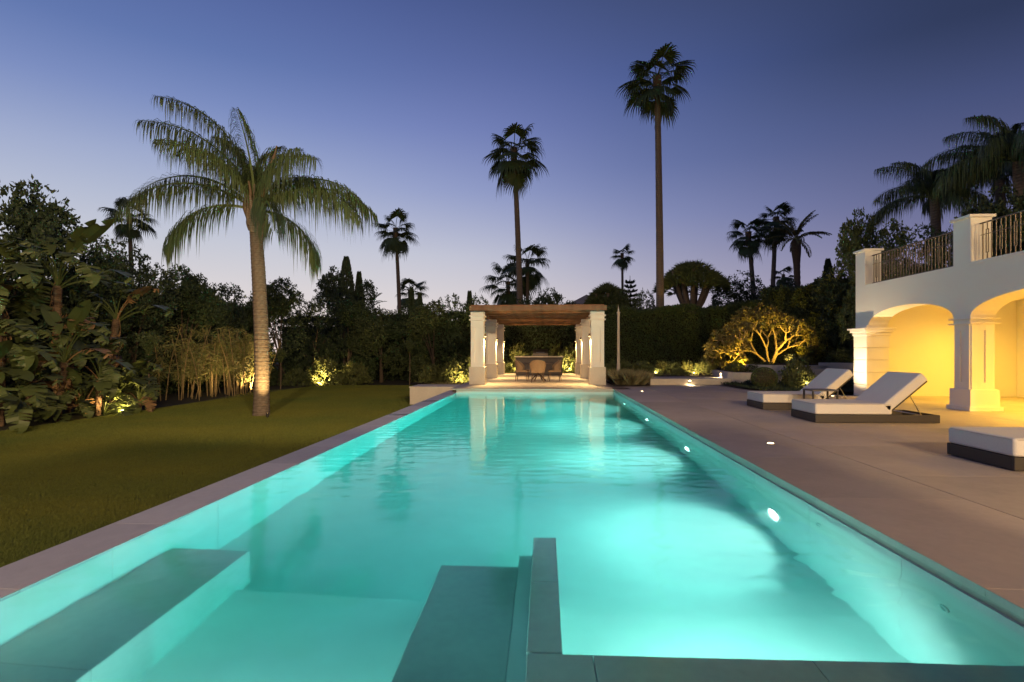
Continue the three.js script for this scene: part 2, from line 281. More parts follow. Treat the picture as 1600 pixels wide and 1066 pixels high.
// ================================================================ lamps of the garden
const lensWarm = glow(WARM, 14), lensSoft = glow(SOFT, 12);
function spike(x, y, z, aim, power, angle, label, color = WARM) { // small spot on a ground spike, aimed
  const t = thing('garden_spotlight', label, 'spotlight', [x, y, z]), d = V(...aim).sub(V(x, y + 0.12, z)).normalize(), q = new THREE.Quaternion().setFromUnitVectors(V(0, 1, 0), d);
  const put = (o) => { o.position.set(0, 0.12, 0); o.quaternion.copy(q); return o; };
  obj('stake', new THREE.CylinderGeometry(0.008, 0.008, 0.12, 6).translate(0, 0.05, 0), darkMetal, t);
  put(obj('lamp_body', new THREE.CylinderGeometry(0.042, 0.034, 0.10, 14, 1, true).translate(0, -0.02, 0), darkMetal, t));
  put(obj('lamp_lens', new THREE.SphereGeometry(0.036, 14, 8).scale(1, 0.5, 1).translate(0, 0.02, 0), color === WARM ? lensWarm : lensSoft, t));
  spot(t, d.clone().multiplyScalar(0.06).add(V(0, 0.12, 0)), d.clone().add(V(0, 0.12, 0)), color, power * 3.2, angle, 0.9, 1.5);
  return t;
}
function deckLamp(x, y, z, power, label, angle = 60, lean = 0) { // recessed in the paving, shining up
  const t = thing('deck_light', label, 'deck light', [x, y, z]);
  obj('bezel', new THREE.TorusGeometry(0.052, 0.007, 6, 24).rotateX(PI / 2).translate(0, 0.004, 0), steel, t);
  obj('lamp_lens', new THREE.SphereGeometry(0.045, 18, 8, 0, 6.284, 0, PI / 2).scale(1, 0.35, 1), lensSoft, t);
  spot(t, V(0, 0.03, 0), V(lean, 1, 0), SOFT, power, rad(angle), 1, 1.5);
  return t;
}
function stepLamp(x, y, z, dir, power, label) { // small hooded lamp on a wall, shining down
  const t = thing('step_light', label, 'step light', [x, y, z], Math.atan2(dir[0], dir[1]), 'hooded lamps on the terrace walls');
  obj('back_plate', rbox(0.09, 0.13, 0.02, 0.006, 0, 0, 0.01), darkMetal, t);
  obj('hood', rbox(0.10, 0.02, 0.07, 0.006, 0, 0.055, 0.045), darkMetal, t);
  obj('lamp_lens', box(0.07, 0.05, 0.02, 0, 0.012, 0.032), lensSoft, t);
  spot(t, V(0, 0.03, 0.075), V(0, -0.6, 0.24), SOFT, power * 1.6, rad(72), 1, 2);
  return t;
}

// ================================================================ pergola
{
  const woodN = fbm(512, 6, 5, 91);
  const wood = tex(512, (x, y) => { const v = 0.7 + 0.6 * (woodN(x, y * 0.12 % 512) - 0.5) + 0.25 * (nD(x * 0.1, y) - 0.5); return [clamp(v), clamp(v * 0.93), clamp(v * 0.85)]; }, 1.1);
  const timber = [[0.30, 0.145, 0.065], [0.26, 0.125, 0.055], [0.34, 0.165, 0.075]].map((c) => std(c, 0.6, { map: wood, bumpMap: wood, bumpScale: 0.001 }));
  const pg = thing('pergola', 'timber slat pergola roof resting on six white pillars behind the pool', 'pergola', [-0.3, 0, -26.3]);
  // each pillar: plinth, panelled shaft, two collars, cap block
  const spots = [-2.555, 2.22].flatMap((x, s) => [-21.28, -26.55, -31.2].map((z, k) => [x, z, s, k]));
  const where = ['front', 'middle', 'rear'];
  for (const [x, z, s, k] of spots) {
    const p = thing('pergola_pillar', `${where[k]} ${s ? 'right' : 'left'} white pillar of the pergola with sunken panels and plinth`, 'pillar', [x + (s ? -0.28 : 0), 0, z], 0, 'pergola pillars');
    obj('plinth', rbox(0.60, 0.66, 0.60, 0.008, 0, 0.33, 0), paleStone, p);
    obj('shaft', rbox(0.33, 1.76, 0.33, 0.006, 0, 1.54, 0), plaster, p);
    for (const [dx, dz, ry] of [[0, 1, 0], [1, 0, PI / 2], [-1, 0, -PI / 2], [0, -1, PI]]) { // raised borders leave the panel sunken
      const sw = dx ? 0.044 : 0.125, so = dx ? 0.137 : 0.1775, f = obj('panel_frame', [box(sw, 1.76, 0.08, -so, 1.54, 0), box(sw, 1.76, 0.08, so, 1.54, 0), box(0.229, 0.28, 0.08, 0, 2.28, 0), box(0.229, 0.18, 0.08, 0, 0.75, 0)], plaster, p);
      f.rotation.y = ry; f.position.set(dx * 0.2, 0, dz * 0.2);
    }
    obj('collar', rbox(0.60, 0.055, 0.60, 0.012, 0, 2.43, 0), plaster, p); obj('collar', rbox(0.60, 0.055, 0.60, 0.012, 0, 2.58, 0), plaster, p);
    obj('capital', rbox(0.50, 0.33, 0.50, 0.006, 0, 2.585, 0), plaster, p);
    // downlight on the inner side
    const inner = s ? -1 : 1, l = thing('pillar_sconce', `small sconce on the inner side of the ${where[k]} ${s ? 'right' : 'left'} pergola pillar`, 'wall lamp', [p.position.x + inner * 0.25, 1.86, z], 0, 'sconces on the pergola pillars');
    obj('lamp_body', rbox(0.07, 0.11, 0.09, 0.01, inner * 0.036, 0, 0), bronze, l);
    obj('lamp_lens', box(0.05, 0.012, 0.06, inner * 0.036, -0.058, 0), lensWarm, l);
    spot(l, V(inner * 0.05, -0.075, 0), V(inner * 0.10, -1, 0), WARM, 46, rad(70), 1, 1.5);
    spot(l, V(inner * 0.08, 0.06, 0), V(inner * 1.3, 1, 0), WARM, 9, rad(48), 1, 1.5);
  }
  for (const x of [-2.26, 2.24]) obj('side_beam', rbox(0.16, 0.16, 11.2, 0.006, x, 2.83, 0), timber[0], pg);
  obj('front_beam', rbox(5.05, 0.18, 0.07, 0.006, 0.02, 2.84, 5.56), timber[1], pg); obj('rear_beam', rbox(5.05, 0.18, 0.07, 0.006, 0.02, 2.84, -5.56), timber[1], pg);
  for (let k = 0; k < 8; k++) obj('cross_beam', rbox(4.36, 0.17, 0.12, 0.005, -0.01, 2.815, 4.55 - k * 1.4), timber[k % 3], pg);
  const raft = rbox(4.94, 0.065, 0.055, 0.004); for (let k = 0; k < 34; k++) { const m = obj('rafter', raft, timber[k * 7 % 3], pg); m.position.set(0, 2.945 - 0.002 * (k % 3), 5.36 - k * 0.325); }
}
// dining set and outdoor kitchen under the pergola
{
  const weaveN = fbm(256, 32, 2, 5), weave = tex(256, (x, y) => { const a = ((x >> 3) + (y >> 3)) % 2 ? 1 : 0.78; const v = a * (0.85 + 0.3 * (weaveN(x, y) - 0.5)); return [clamp(v), clamp(v), clamp(v)]; }, 0.16);
  const wicker = std([0.36, 0.235, 0.135], 0.75, { map: weave, bumpMap: weave, bumpScale: 0.003 }), frameWood = std([0.085, 0.05, 0.032], 0.6), top = std([0.14, 0.105, 0.085], 0.5);
  const shell = (() => { // curved tub back that wraps the seat, higher behind, falling to the arms
    const P = [], n = 22, id = []; for (let i = 0; i <= n; i++) { const a = (i / n - 0.5) * 3.6, e = Math.abs(a) / 1.8, y1 = 0.90 - 0.27 * e ** 2.2, y0 = 0.40;
      for (const [rr, y] of [[0.27, y0], [0.335, y1], [0.305, y1 + 0.004], [0.24, y0]]) P.push(Math.sin(a) * rr * 1.0, y, Math.cos(a) * rr * 0.92); }
    for (let i = 0; i < n; i++) for (let k = 0; k < 4; k++) { const a = i * 4 + k, b = i * 4 + (k + 1) % 4, c = a + 4, d = b + 4; id.push(a, c, b, b, c, d); }
    id.push(0, 1, 2, 0, 2, 3); const e = n * 4; id.push(e, e + 2, e + 1, e, e + 3, e + 2);
    const g = new THREE.BufferGeometry(); g.setAttribute('position', new THREE.Float32BufferAttribute(P, 3)); g.setIndex(id); const h = toCreasedNormals(g, 0.7); return metres(h); })();
  const chair = thing('dining_chair', 'woven tub chair turned with its back to the pool', 'chair', [-0.30, 0, -22.75], 0, 'woven tub chairs at the dining table');
  obj('backrest', shell, wicker, chair); obj('seat', rbox(0.52, 0.09, 0.50, 0.03, 0, 0.425, -0.02), wicker, chair);
  for (const [x, z] of [[-0.21, 0.2], [0.21, 0.2], [-0.22, -0.22], [0.22, -0.22]]) obj('leg', tube([V(x, 0.39, z), V(x * 1.18, 0, z * 1.18)], 0.022, 0.013, 8), frameWood, chair);
  dup(chair, [-0.98, 0, -23.75], -PI / 2 - 0.12, 'woven tub chair at the left side of the dining table'); dup(chair, [0.40, 0, -23.75], PI / 2 + 0.12, 'woven tub chair at the right side of the dining table');
  const t = thing('dining_table', 'round dark dining table with crossed legs under the pergola', 'table', [-0.29, 0, -23.9]);
  obj('tabletop', new THREE.CylinderGeometry(0.62, 0.60, 0.035, 40).translate(0, 0.725, 0), top, t);
  for (let k = 0; k < 4; k++) { const a = k * PI / 2 + 0.5; obj('leg', tube([V(Math.cos(a) * 0.34, 0.71, Math.sin(a) * 0.34), V(-Math.cos(a) * 0.36, 0.0, -Math.sin(a) * 0.36)], 0.026, 0.026, 8), frameWood, t); }
  const k = thing('outdoor_kitchen', 'outdoor kitchen counter with pale worktop at the back of the pergola', 'kitchen counter', [-0.33, 0, -29.9]);
  obj('cabinet', rbox(2.44, 0.95, 0.62, 0.006, 0, 0.475, 0), std([0.06, 0.05, 0.052], 0.7), k);
  for (let i = 0; i < 4; i++) obj('cabinet_door', rbox(0.58, 0.78, 0.02, 0.004, -0.905 + i * 0.603, 0.48, 0.321), std([0.07, 0.058, 0.06], 0.6), k);
  obj('worktop', rbox(2.56, 0.055, 0.72, 0.006, 0, 0.979, 0), std([0.66, 0.58, 0.48], 0.4), k);
  const g = thing('barbecue', 'dark steel barbecue with closed lid on the kitchen counter', 'barbecue', [-0.26, 1.006, -29.95]);
  obj('barbecue_body', rbox(0.80, 0.14, 0.5, 0.01, 0, 0.07, 0), std([0.09, 0.075, 0.065], 0.45, { metalness: 0.6 }), g);
  obj('lid', metres(new THREE.CylinderGeometry(0.24, 0.24, 0.78, 24, 1, false, 0, PI).rotateZ(PI / 2).rotateX(-PI / 2).scale(1, 0.95, 1).translate(0, 0.14, 0)), std([0.11, 0.09, 0.08], 0.4, { metalness: 0.6 }), g);
  obj('handle', tube([V(-0.22, 0.2, 0.27), V(0.22, 0.2, 0.27)], 0.012, 0.012, 8), steel, g);
}

// ================================================================ villa, arcade on the terrace
const FX = 8.7;
{
  const v = thing('villa', 'cream villa wing with arched loggia and balcony on the right', 'house', [FX, 0, 0]);
  const arches = [[12.56, 15.72, 0.42], [8.1, 12.08, 0.45], [3.62, 7.62, 0.45], [-0.86, 3.14, 0.45]], SP = 1.94;
  const s = new THREE.Shape(); s.moveTo(-5, SP); s.lineTo(-0.86, SP); // built in (distance from the camera, height)
  for (const [a, b, rise] of [...arches].reverse()) { const c = (a + b) / 2, h = (b - a) / 2; for (let k = 0; k <= 28; k++) { const th = PI - k / 28 * PI; s.lineTo(c + Math.cos(th) * h, SP + Math.sin(th) * rise); } s.lineTo(b, SP); }
  s.lineTo(16.35, SP); s.lineTo(16.35, 3.04); s.lineTo(-5, 3.04); s.closePath();
  const wall = new THREE.ExtrudeGeometry(s, { depth: 0.5, bevelEnabled: false, curveSegments: 28 }); // local: x = distance, y = height, z = depth
  wall.applyMatrix4(new THREE.Matrix4().set(0, 0, 1, 0, 0, 1, 0, 0, -1, 0, 0, 0, 0, 0, 0, 1));
  obj('arcade_wall', metres(wall), plaster, v);
  obj('band', span(-0.018, 0.0, 3.0, 3.055, 5, -12.07), plaster, v);
  // square pillars between the arches
  for (const [a, b] of [[12.08, 12.56], [7.62, 8.1], [3.14, 3.62]]) {
    const c = (a + b) / 2, w = b - a, p = new THREE.Group(); p.name = 'pillar'; p.position.set(0.25, 0, -c); v.add(p);
    obj('shaft', box(0.44, 1.45, w - 0.06, 0, 1.15, 0), plaster, p);
    for (const [dx, dz, ry, W] of [[-0.22, 0, -PI / 2, w - 0.06], [0.22, 0, PI / 2, w - 0.06], [0, w / 2 - 0.03, 0, 0.44], [0, 0.03 - w / 2, PI, 0.44]]) {
      const f = obj('panel_frame', [box(W * 0.38, 1.45, 0.03, -W * 0.31, 1.15, 0), box(W * 0.38, 1.45, 0.03, W * 0.31, 1.15, 0), box(W * 0.235, 0.22, 0.03, 0, 1.765, 0), box(W * 0.235, 0.16, 0.03, 0, 0.505, 0)], plaster, p); f.rotation.y = ry; f.position.set(dx + Math.sign(dx) * 0.015, 0, dz + Math.sign(dz) * 0.015); }
    obj('plinth', rbox(0.58, 0.44, w + 0.12, 0.006, 0, 0.22, 0), plaster, p); obj('plinth', rbox(0.66, 0.09, w + 0.2, 0.006, 0, 0.045, 0), plaster, p);
    obj('collar', rbox(0.60, 0.03, w + 0.16, 0.006, 0, 1.80, 0), plaster, p); obj('collar', rbox(0.60, 0.03, w + 0.16, 0.006, 0, 1.90, 0), plaster, p); obj('capital', box(0.49, 0.14, w - 0.01, 0, 1.869, 0), plaster, p);
  }
  // corner pier of five blocks with recessed joints and a moulded capital
  for (let k = 0; k < 5; k++) obj('corner_block', rbox(0.60, 0.326, 0.64, 0.008, 0.24, 0.165 + k * 0.334, -16.02), plaster, v);
  obj('corner_core', span(-0.03, 0.5, 0, 1.938, -16.3, -15.745), plaster, v);
  obj('capital', rbox(0.66, 0.09, 0.70, 0.02, 0.24, 1.70, -16.02), plaster, v); obj('capital', rbox(0.74, 0.08, 0.80, 0.02, 0.24, 1.785, -16.02), plaster, v); obj('capital', rbox(0.82, 0.045, 0.92, 0.012, 0.24, 1.847, -16.03), plaster, v);
  // loggia inside, balcony slab above
  obj('end_wall', span(0.02, 4.4, 0, 3.0, -16.34, -16.10), plaster, v);
  obj('back_wall', span(4.1, 4.4, 0, 3.0, -16.09, 5), plaster, v);
  obj('near_wall', span(0.0, 4.1, 0, 3.0, 4.7, 5), plaster, v);
  obj('ceiling', span(0.5, 4.1, 2.62, 2.72, -16.1, 4.7), plaster, v);
  obj('balcony_floor', span(0.5, 14, 2.93, 3.03, -16.34, 5), paleStone, v);
  obj('upper_wall', span(4.6, 5.0, 3.03, 6.4, -6.2, 5), plaster, v); obj('upper_wall', span(5.0, 14, 3.03, 6.4, -6.2, -5.8), plaster, v);
  obj('side_wall', span(4.4, 14, 0, 2.93, -16.34, -16.0), plaster, v);
  // balcony piers
  for (const [a, b] of [[15.88, 16.35], [12.07, 12.56], [7.6, 8.1]]) { const p = obj('balcony_pier', span(0, 0.42, 3.041, 3.97, -b, -a), plaster, v); obj('cap', rbox(0.52, 0.06, b - a + 0.1, 0.012, 0.21, 4.0, -(a + b) / 2), plaster, p); }
  // iron railing, each bar a piece
  const iron = std([0.15, 0.12, 0.095], 0.55, { metalness: 0.4 });
  const rail = (s0, s1, label) => {
    const r = thing('balcony_railing', label, 'railing', [FX + 0.2, 3.04, -(s0 + s1) / 2]), L = s1 - s0;
    obj('top_rail', rbox(0.05, 0.02, L, 0.004, 0, 0.80, 0), iron, r); obj('bottom_rail', box(0.03, 0.016, L, 0, 0.05, 0), iron, r); obj('middle_rail', box(0.012, 0.012, L, 0, 0.56, 0), iron, r);
    const n = Math.round(L / 0.115), bar = box(0.016, 0.75, 0.016, 0, 0.425, 0), short = box(0.016, 0.14, 0.016), loop = [box(0.014, 0.46, 0.014, 0, 0.42, -0.028), box(0.014, 0.46, 0.014, 0, 0.42, 0.028), box(0.014, 0.014, 0.07, 0, 0.652, 0), box(0.014, 0.014, 0.07, 0, 0.188, 0), short.clone().translate(0, 0.722, 0), short.clone().translate(0, 0.118, 0)], lg = mergeGeometries(loop);
    for (let k = 0; k < n; k++) { const z = -L / 2 + (k + 0.5) * L / n; const m = obj('baluster', k % 3 === (n - 1) % 3 ? lg : bar, iron, r); m.position.z = z; }
  };
  rail(12.56, 15.88, 'balcony railing between the two visible balcony piers'); rail(8.1, 12.07, 'balcony railing cut off by the right edge of the picture');
  // lamps of the loggia
  for (const [z, x] of [[-14.4, 2.2], [-12.1, 2.2], [-9.8, 1.5], [-7.4, 1.5], [-5.0, 1.4], [-1.0, 1.4]]) {
    const l = thing('ceiling_lamp', `recessed ceiling lamp of the loggia, ${['deepest', 'second deepest', 'third', 'fourth', 'fifth', 'closest to the viewer'][[-14.4, -12.1, -9.8, -7.4, -5.0, -1.0].indexOf(z)]} in the row`, 'ceiling light', [FX + x, 2.6, z], 0, 'recessed lamps of the loggia');
    obj('bezel', new THREE.CylinderGeometry(0.085, 0.085, 0.03, 24).translate(0, 0.005, 0), steel, l); obj('lamp_lens', new THREE.CylinderGeometry(0.07, 0.07, 0.012, 24).translate(0, -0.014, 0), glow(AMBER, 16), l);
    spot(l, V(0, -0.04, 0), V(0, -1, 0), AMBER, z > -11 ? 82 : 40, rad(82), 1, 4);
  }
  // lantern on the upper wall, out of frame, that lights balcony and palms
  const l = thing('wall_lantern', 'wall lantern on the upper storey above the balcony', 'wall lamp', [FX + 4.52, 4.9, -5.4]);
  obj('lamp_body', rbox(0.12, 0.30, 0.14, 0.02, 0, 0, 0), bronze, l); obj('lamp_lens', box(0.05, 0.2, 0.09, -0.07, 0, 0), glow(WARM, 16), l);
  const pl = new THREE.PointLight(new THREE.Color(...WARM), 90, 0, 2); pl.position.set(-0.16, 0, 0); pl.castShadow = true; pl.shadow.radius = 4; l.add(pl);
}
// main house behind the viewer, whose terrace floodlights reach over deck and lawn
{
  const h = thing('main_house', 'main house behind the viewer, outside the picture', 'house', [4, 0, 11.5]);
  obj('wall', box(26, 8.2, 1.2, 0, 3.45, 1), plaster, h); obj('roof', box(27.4, 0.4, 3, 0, 7.8, 1.2), paleStone, h); obj('terrace_plinth', box(26, 0.6, 9, 0, -0.36, -4.0), paleStone, h);
  [[-3.5, 'left'], [1.6, 'middle'], [4.4, 'right']].forEach(([x, n]) => {
    const f = thing('floodlight', `${n} terrace floodlight under the eaves of the main house`, 'floodlight', [4 + x, 6.6, 11.75]);
    obj('lamp_body', rbox(0.42, 0.26, 0.16, 0.02), darkMetal, f); obj('lamp_lens', box(0.36, 0.2, 0.02, 0, 0, -0.09), glow(SOFT, 12), f);
    spot(f, V(0, 0, -0.16), V(-1.9 - 0.08 * x, -0.9, -3), [1, 0.70, 0.40], FLOOD, rad(52), 1, 14);
  });
}
{ // canopy over the terrace where the viewer stands; it keeps the floodlight off the near half of the pool
  const t = thing('terrace_canopy', 'flat terrace canopy on four posts over the viewer, outside the picture', 'canopy', [1.7, 0, 3.0]);
  obj('roof', rbox(5.2, 0.14, 4.0, 0.01, 0, 3.2, 0), paleStone, t); for (const [x, z] of [[-2.4, 1.8], [2.4, 1.8], [-2.4, -0.6], [2.4, -0.6]]) obj('post', rbox(0.14, 3.12, 0.14, 0.01, x, 1.57, z), darkMetal, t);
}
deckLamp(7.85, 0.003, -15.9, 26, 'deck light shining up at the corner pier of the villa', 68, 0.25);
deckLamp(2.95, 0.003, -7.57, 2.2, 'round deck light in the paving between pool and loungers');
deckLamp(2.97, 0.003, -17.52, 2.2, 'round deck light in the paving near the far pool corner');

// ================================================================ loungers and side table
{
  const fabN = fbm(256, 64, 2, 15), fab = tex(256, (x, y) => { const v = 0.9 + 0.2 * (fabN(x, y) - 0.5) + (x % 4 < 2 ? 0.02 : -0.02); return [v, v, v]; }, 0.22);
  const cloth = std([0.76, 0.72, 0.68], 0.95, { map: fab, bumpMap: fab, bumpScale: 0.0015 }), base = std([0.045, 0.036, 0.03], 0.6);
  const lounger = (pos, label) => {
    const t = thing('sun_lounger', label, 'sun lounger', pos, 0, 'sun loungers on the deck');
    obj('base_frame', [rbox(2.04, 0.135, 0.045, 0.006, 1.02, 0.075, 0.4575), rbox(2.04, 0.135, 0.045, 0.006, 1.02, 0.075, -0.4575), rbox(0.045, 0.134, 0.87, 0.006, 0.0225, 0.075, 0), rbox(0.045, 0.134, 0.87, 0.006, 2.0175, 0.075, 0), box(1.26, 0.03, 0.87, 0.67, 0.11, 0)], base, t);
    obj('mattress', rbox(1.27, 0.19, 0.95, 0.035, 0.637, 0.238, 0, 4), cloth, t);
    const pipe = (x0, x1, y0, y1, z) => { const q = 0.03, P = [V(x0 + q, y0, z), V(x0, y0, z - Math.sign(z) * q), V(x0, y0, 0), V(x0, y0, -z + Math.sign(z) * q), V(x0 + q, y0, -z), V(x1, y0, -z)]; return new THREE.TubeGeometry(new THREE.CatmullRomCurve3([V(x1, y0, z), ...P], false, 'catmullrom', 0.1), 40, 0.006, 5); };
    obj('piping', [pipe(0.001, 1.25, 0.318, 0.318, 0.476), pipe(0.001, 1.25, 0.158, 0.158, 0.476)].map((g) => g.toNonIndexed()), std([0.58, 0.54, 0.5], 0.9), t);
    const a = rad(41), back = obj('backrest_cushion', rbox(0.86, 0.165, 0.95, 0.035, 0.43, 0.0825, 0, 4), cloth, t); back.position.set(1.21, 0.175, 0); back.rotation.z = a;
    const f = obj('backrest_frame', [rbox(0.84, 0.025, 0.03, 0.004, 0.42, -0.014, 0.43), rbox(0.84, 0.025, 0.03, 0.004, 0.42, -0.014, -0.43), rbox(0.03, 0.025, 0.83, 0.004, 0.83, -0.014, 0)], base, t); f.position.copy(back.position); f.rotation.z = a;
    for (const z of [-0.4, 0.4]) obj('strut', tube([V(1.21 + 0.5 * Math.cos(a), 0.155 + 0.5 * Math.sin(a), z), V(1.78, 0.135, z)], 0.009, 0.009, 6), steel, t);
    obj('support_bar', tube([V(1.78, 0.135, -0.43), V(1.78, 0.135, 0.43)], 0.01, 0.01, 6), steel, t);
    return t;
  };
  lounger([4.60, 0, -10.37], 'white sun lounger with raised back, middle one of the three');
  lounger([4.55, 0, -12.55], 'white sun lounger with raised back behind the small side table');
  lounger([4.72, 0, -6.44], 'white sun lounger cut off by the right edge, closest to the viewer');
  const t = thing('side_table', 'small side table with dark legs between two sun loungers', 'side table', [5.42, 0, -11.45]), leg = rbox(0.03, 0.445, 0.03, 0.003);
  obj('tabletop', rbox(0.50, 0.03, 0.42, 0.005, 0, 0.462, 0), std([0.10, 0.09, 0.085], 0.5), t);
  for (const [x, z] of [[-0.23, -0.19], [0.23, -0.19], [-0.23, 0.19], [0.23, 0.19]]) { const m = obj('leg', leg, base, t); m.position.set(x, 0.2225, z); }
}

// ================================================================ terraces behind the deck
function ribbon(pts, h, thick) { // an upright wall along a curve
  const c = new THREE.CatmullRomCurve3(pts.map(([x, y, z]) => V(x, y, z)), false, 'catmullrom', 0.3), n = pts.length * 6, P = [], q = (...v) => { for (const k of [0, 1, 2, 0, 2, 3]) P.push(...v[k]); }, ring = [];
  for (let i = 0; i <= n; i++) { const p = c.getPointAt(i / n), t = c.getTangentAt(i / n), s = V(-t.z, 0, t.x).normalize().multiplyScalar(thick / 2), b = 0.012; const A = p.clone().add(s), B = p.clone().sub(s), e = s.clone().setLength(b);
    ring.push([[A.x, p.y, A.z], [A.x, p.y + h - b, A.z], [A.x - e.x, p.y + h, A.z - e.z], [B.x + e.x, p.y + h, B.z + e.z], [B.x, p.y + h - b, B.z], [B.x, p.y, B.z]]); }
  for (let i = 0; i < n; i++) for (let k = 0; k < 5; k++) q(ring[i][k], ring[i][k + 1], ring[i + 1][k + 1], ring[i + 1][k]);
  for (const [r, f] of [[ring[0], 1], [ring[n], 0]]) { const o = f ? r : [...r].reverse(); q(o[0], o[1], o[4], o[5]); q(o[1], o[2], o[3], o[4]); }
  const g = new THREE.BufferGeometry(); g.setAttribute('position', new THREE.Float32BufferAttribute(P, 3)); g.computeVertexNormals(); return metres(g);
}
function flat(pts, y) { const s = new THREE.Shape(); pts.forEach(([x, z], i) => i ? s.lineTo(x, -z) : s.moveTo(x, -z)); return metres(new THREE.ShapeGeometry(s).rotateX(-PI / 2).translate(0, y, 0)); }
{
  tag(obj('low_wall', ribbon([[3.85, 0, -21.15], [5.3, 0, -21.35], [6.9, 0, -21.6]], 0.23, 0.3), paleStone), 'lowest pale step wall behind the deck with a hooded lamp', 'wall');
  struct('step_tread', [metres(flat([[3.8, -21.25], [5.3, -21.45], [7.0, -21.7], [7.3, -23.2], [5.4, -23.2], [3.9, -22.9]], 0.226))], deckStone[0]);
  tag(obj('low_wall', ribbon([[7.25, 0.0, -24.8], [7.0, 0.0, -22.7], [6.98, 0.0, -21.62], [7.6, 0, -21.25], [9.2, 0, -21.7]], 0.46, 0.28), paleStone), 'curved pale planter wall left of the clipped ball shrub', 'wall');
  tag(obj('low_wall', ribbon([[8.2, 0.1, -23.6], [8.5, 0.1, -22.1], [9.6, 0.1, -21.6], [11.2, 0.1, -21.9]], 0.62, 0.28), paleStone), 'curved pale planter wall right behind the clipped ball shrub', 'wall');
  tag(obj('low_wall', ribbon([[9.4, 0.2, -20.9], [10.6, 0.2, -20.4], [12.6, 0.2, -20.4]], 0.42, 0.28), paleStone), 'pale planter wall in front of the upper bed beside the villa', 'wall');
  tag(obj('low_wall', ribbon([[10.3, 0.3, -21.9], [11.4, 0.3, -21.3], [13.4, 0.3, -21.2]], 0.52, 0.28), paleStone), 'highest pale planter wall beside the villa with a hooded lamp', 'wall');
  struct('planting_bed', flat([[2.45, -20.1], [3.75, -20.3], [3.85, -21.6], [3.9, -23.0], [5.4, -23.2], [7.25, -23.2], [7.3, -30], [2.45, -30]], 0.24), soil);
  struct('planting_bed', flat([[2.4, -20.0], [3.7, -20.15], [3.84, -21.05], [3.84, -22.9], [2.4, -23]], 0.03), soil);
  struct('planting_bed', flat([[7.1, -24.8], [7.05, -21.8], [7.7, -21.4], [9.3, -21.8], [9.6, -32], [7, -32]], 0.43), soil);
  struct('planting_bed', flat([[8.3, -23.4], [8.6, -22.2], [9.6, -21.8], [11.4, -22], [18, -22], [18, -32], [8.2, -32]], 0.66), soil);
  struct('planting_bed', flat([[10.2, -22], [11.4, -21.5], [18, -21.4], [18, -24], [10.2, -24]], 0.76), soil);
  struct('planting_bed', flat([[6.35, -20.9], [6.45, -18.6], [7.0, -17.6], [8.6, -17.2], [13, -17.0], [13, -22], [8.8, -21.9], [7.6, -21.4]], 0.045), soil);
  struct('planting_bed', flat([[9.3, -21.1], [10.6, -20.5], [14, -20.5], [14, -21.6], [9.4, -21.9]], 0.55), soil);
}
stepLamp(5.33, 0.14, -21.19, [0.12, 1], 3.2, 'hooded lamp on the lowest step wall behind the deck');
stepLamp(6.86, 0.36, -22.4, [-1, 0.1], 2.6, 'hooded lamp on the left end of the curved planter wall');
stepLamp(9.35, 0.62, -21.52, [0.2, 1], 2.6, 'hooded lamp just above the clipped ball shrub');
stepLamp(11.3, 0.72, -21.17, [0.1, 1], 2.6, 'hooded lamp on the highest planter wall near the villa');
{
  const p = thing('garden_post', 'slim pale post with a finial right of the pergola', 'post', [3.28, 0.03, -25.5]);
  obj('pole', new THREE.CylinderGeometry(0.055, 0.065, 2.75, 14).translate(0, 1.55, 0), paleStone, p); obj('foot', new THREE.CylinderGeometry(0.07, 0.10, 0.7, 14).translate(0, 0.35, 0), paleStone, p);
  obj('collar', new THREE.CylinderGeometry(0.085, 0.07, 0.08, 14).translate(0, 2.95, 0), paleStone, p); obj('finial', new THREE.ConeGeometry(0.045, 0.34, 12).translate(0, 3.15, 0), paleStone, p);
}
// ================================================================ plants
const leafMat = (c, more = {}) => std(c, 0.6, { side: THREE.DoubleSide, vertexColors: true, ...more });
const G1 = leafMat([0.045, 0.075, 0.028]), G2 = leafMat([0.060, 0.085, 0.030]), G3 = leafMat([0.036, 0.060, 0.026]), G4 = leafMat([0.085, 0.115, 0.035]), G5 = leafMat([0.13, 0.15, 0.04]);
const palmGreen = leafMat([0.062, 0.096, 0.032]), palmDry = leafMat([0.15, 0.10, 0.05]), strelGreen = leafMat([0.075, 0.10, 0.03], { roughness: 0.55 }), strelDry = leafMat([0.24, 0.145, 0.07]);
const barkN = fbm(256, 8, 4, 33), barkTex = tex(256, (x, y) => { const v = clamp(0.7 + 0.9 * (barkN(x, y * 3 % 256) - 0.5) - (((y + 6 * barkN(x, 40)) % 32) < 4 ? 0.18 : 0)); return [v, v * 0.97, v * 0.93]; }, 0.7);
const bark = std([0.13, 0.10, 0.075], 0.95, { map: barkTex, bumpMap: barkTex, bumpScale: 0.02 }), palmBark = std([0.25, 0.20, 0.15], 0.95, { map: barkTex, bumpMap: barkTex, bumpScale: 0.015 }), paleBark = std([0.40, 0.33, 0.25], 0.8, { map: barkTex, bumpMap: barkTex, bumpScale: 0.006 });
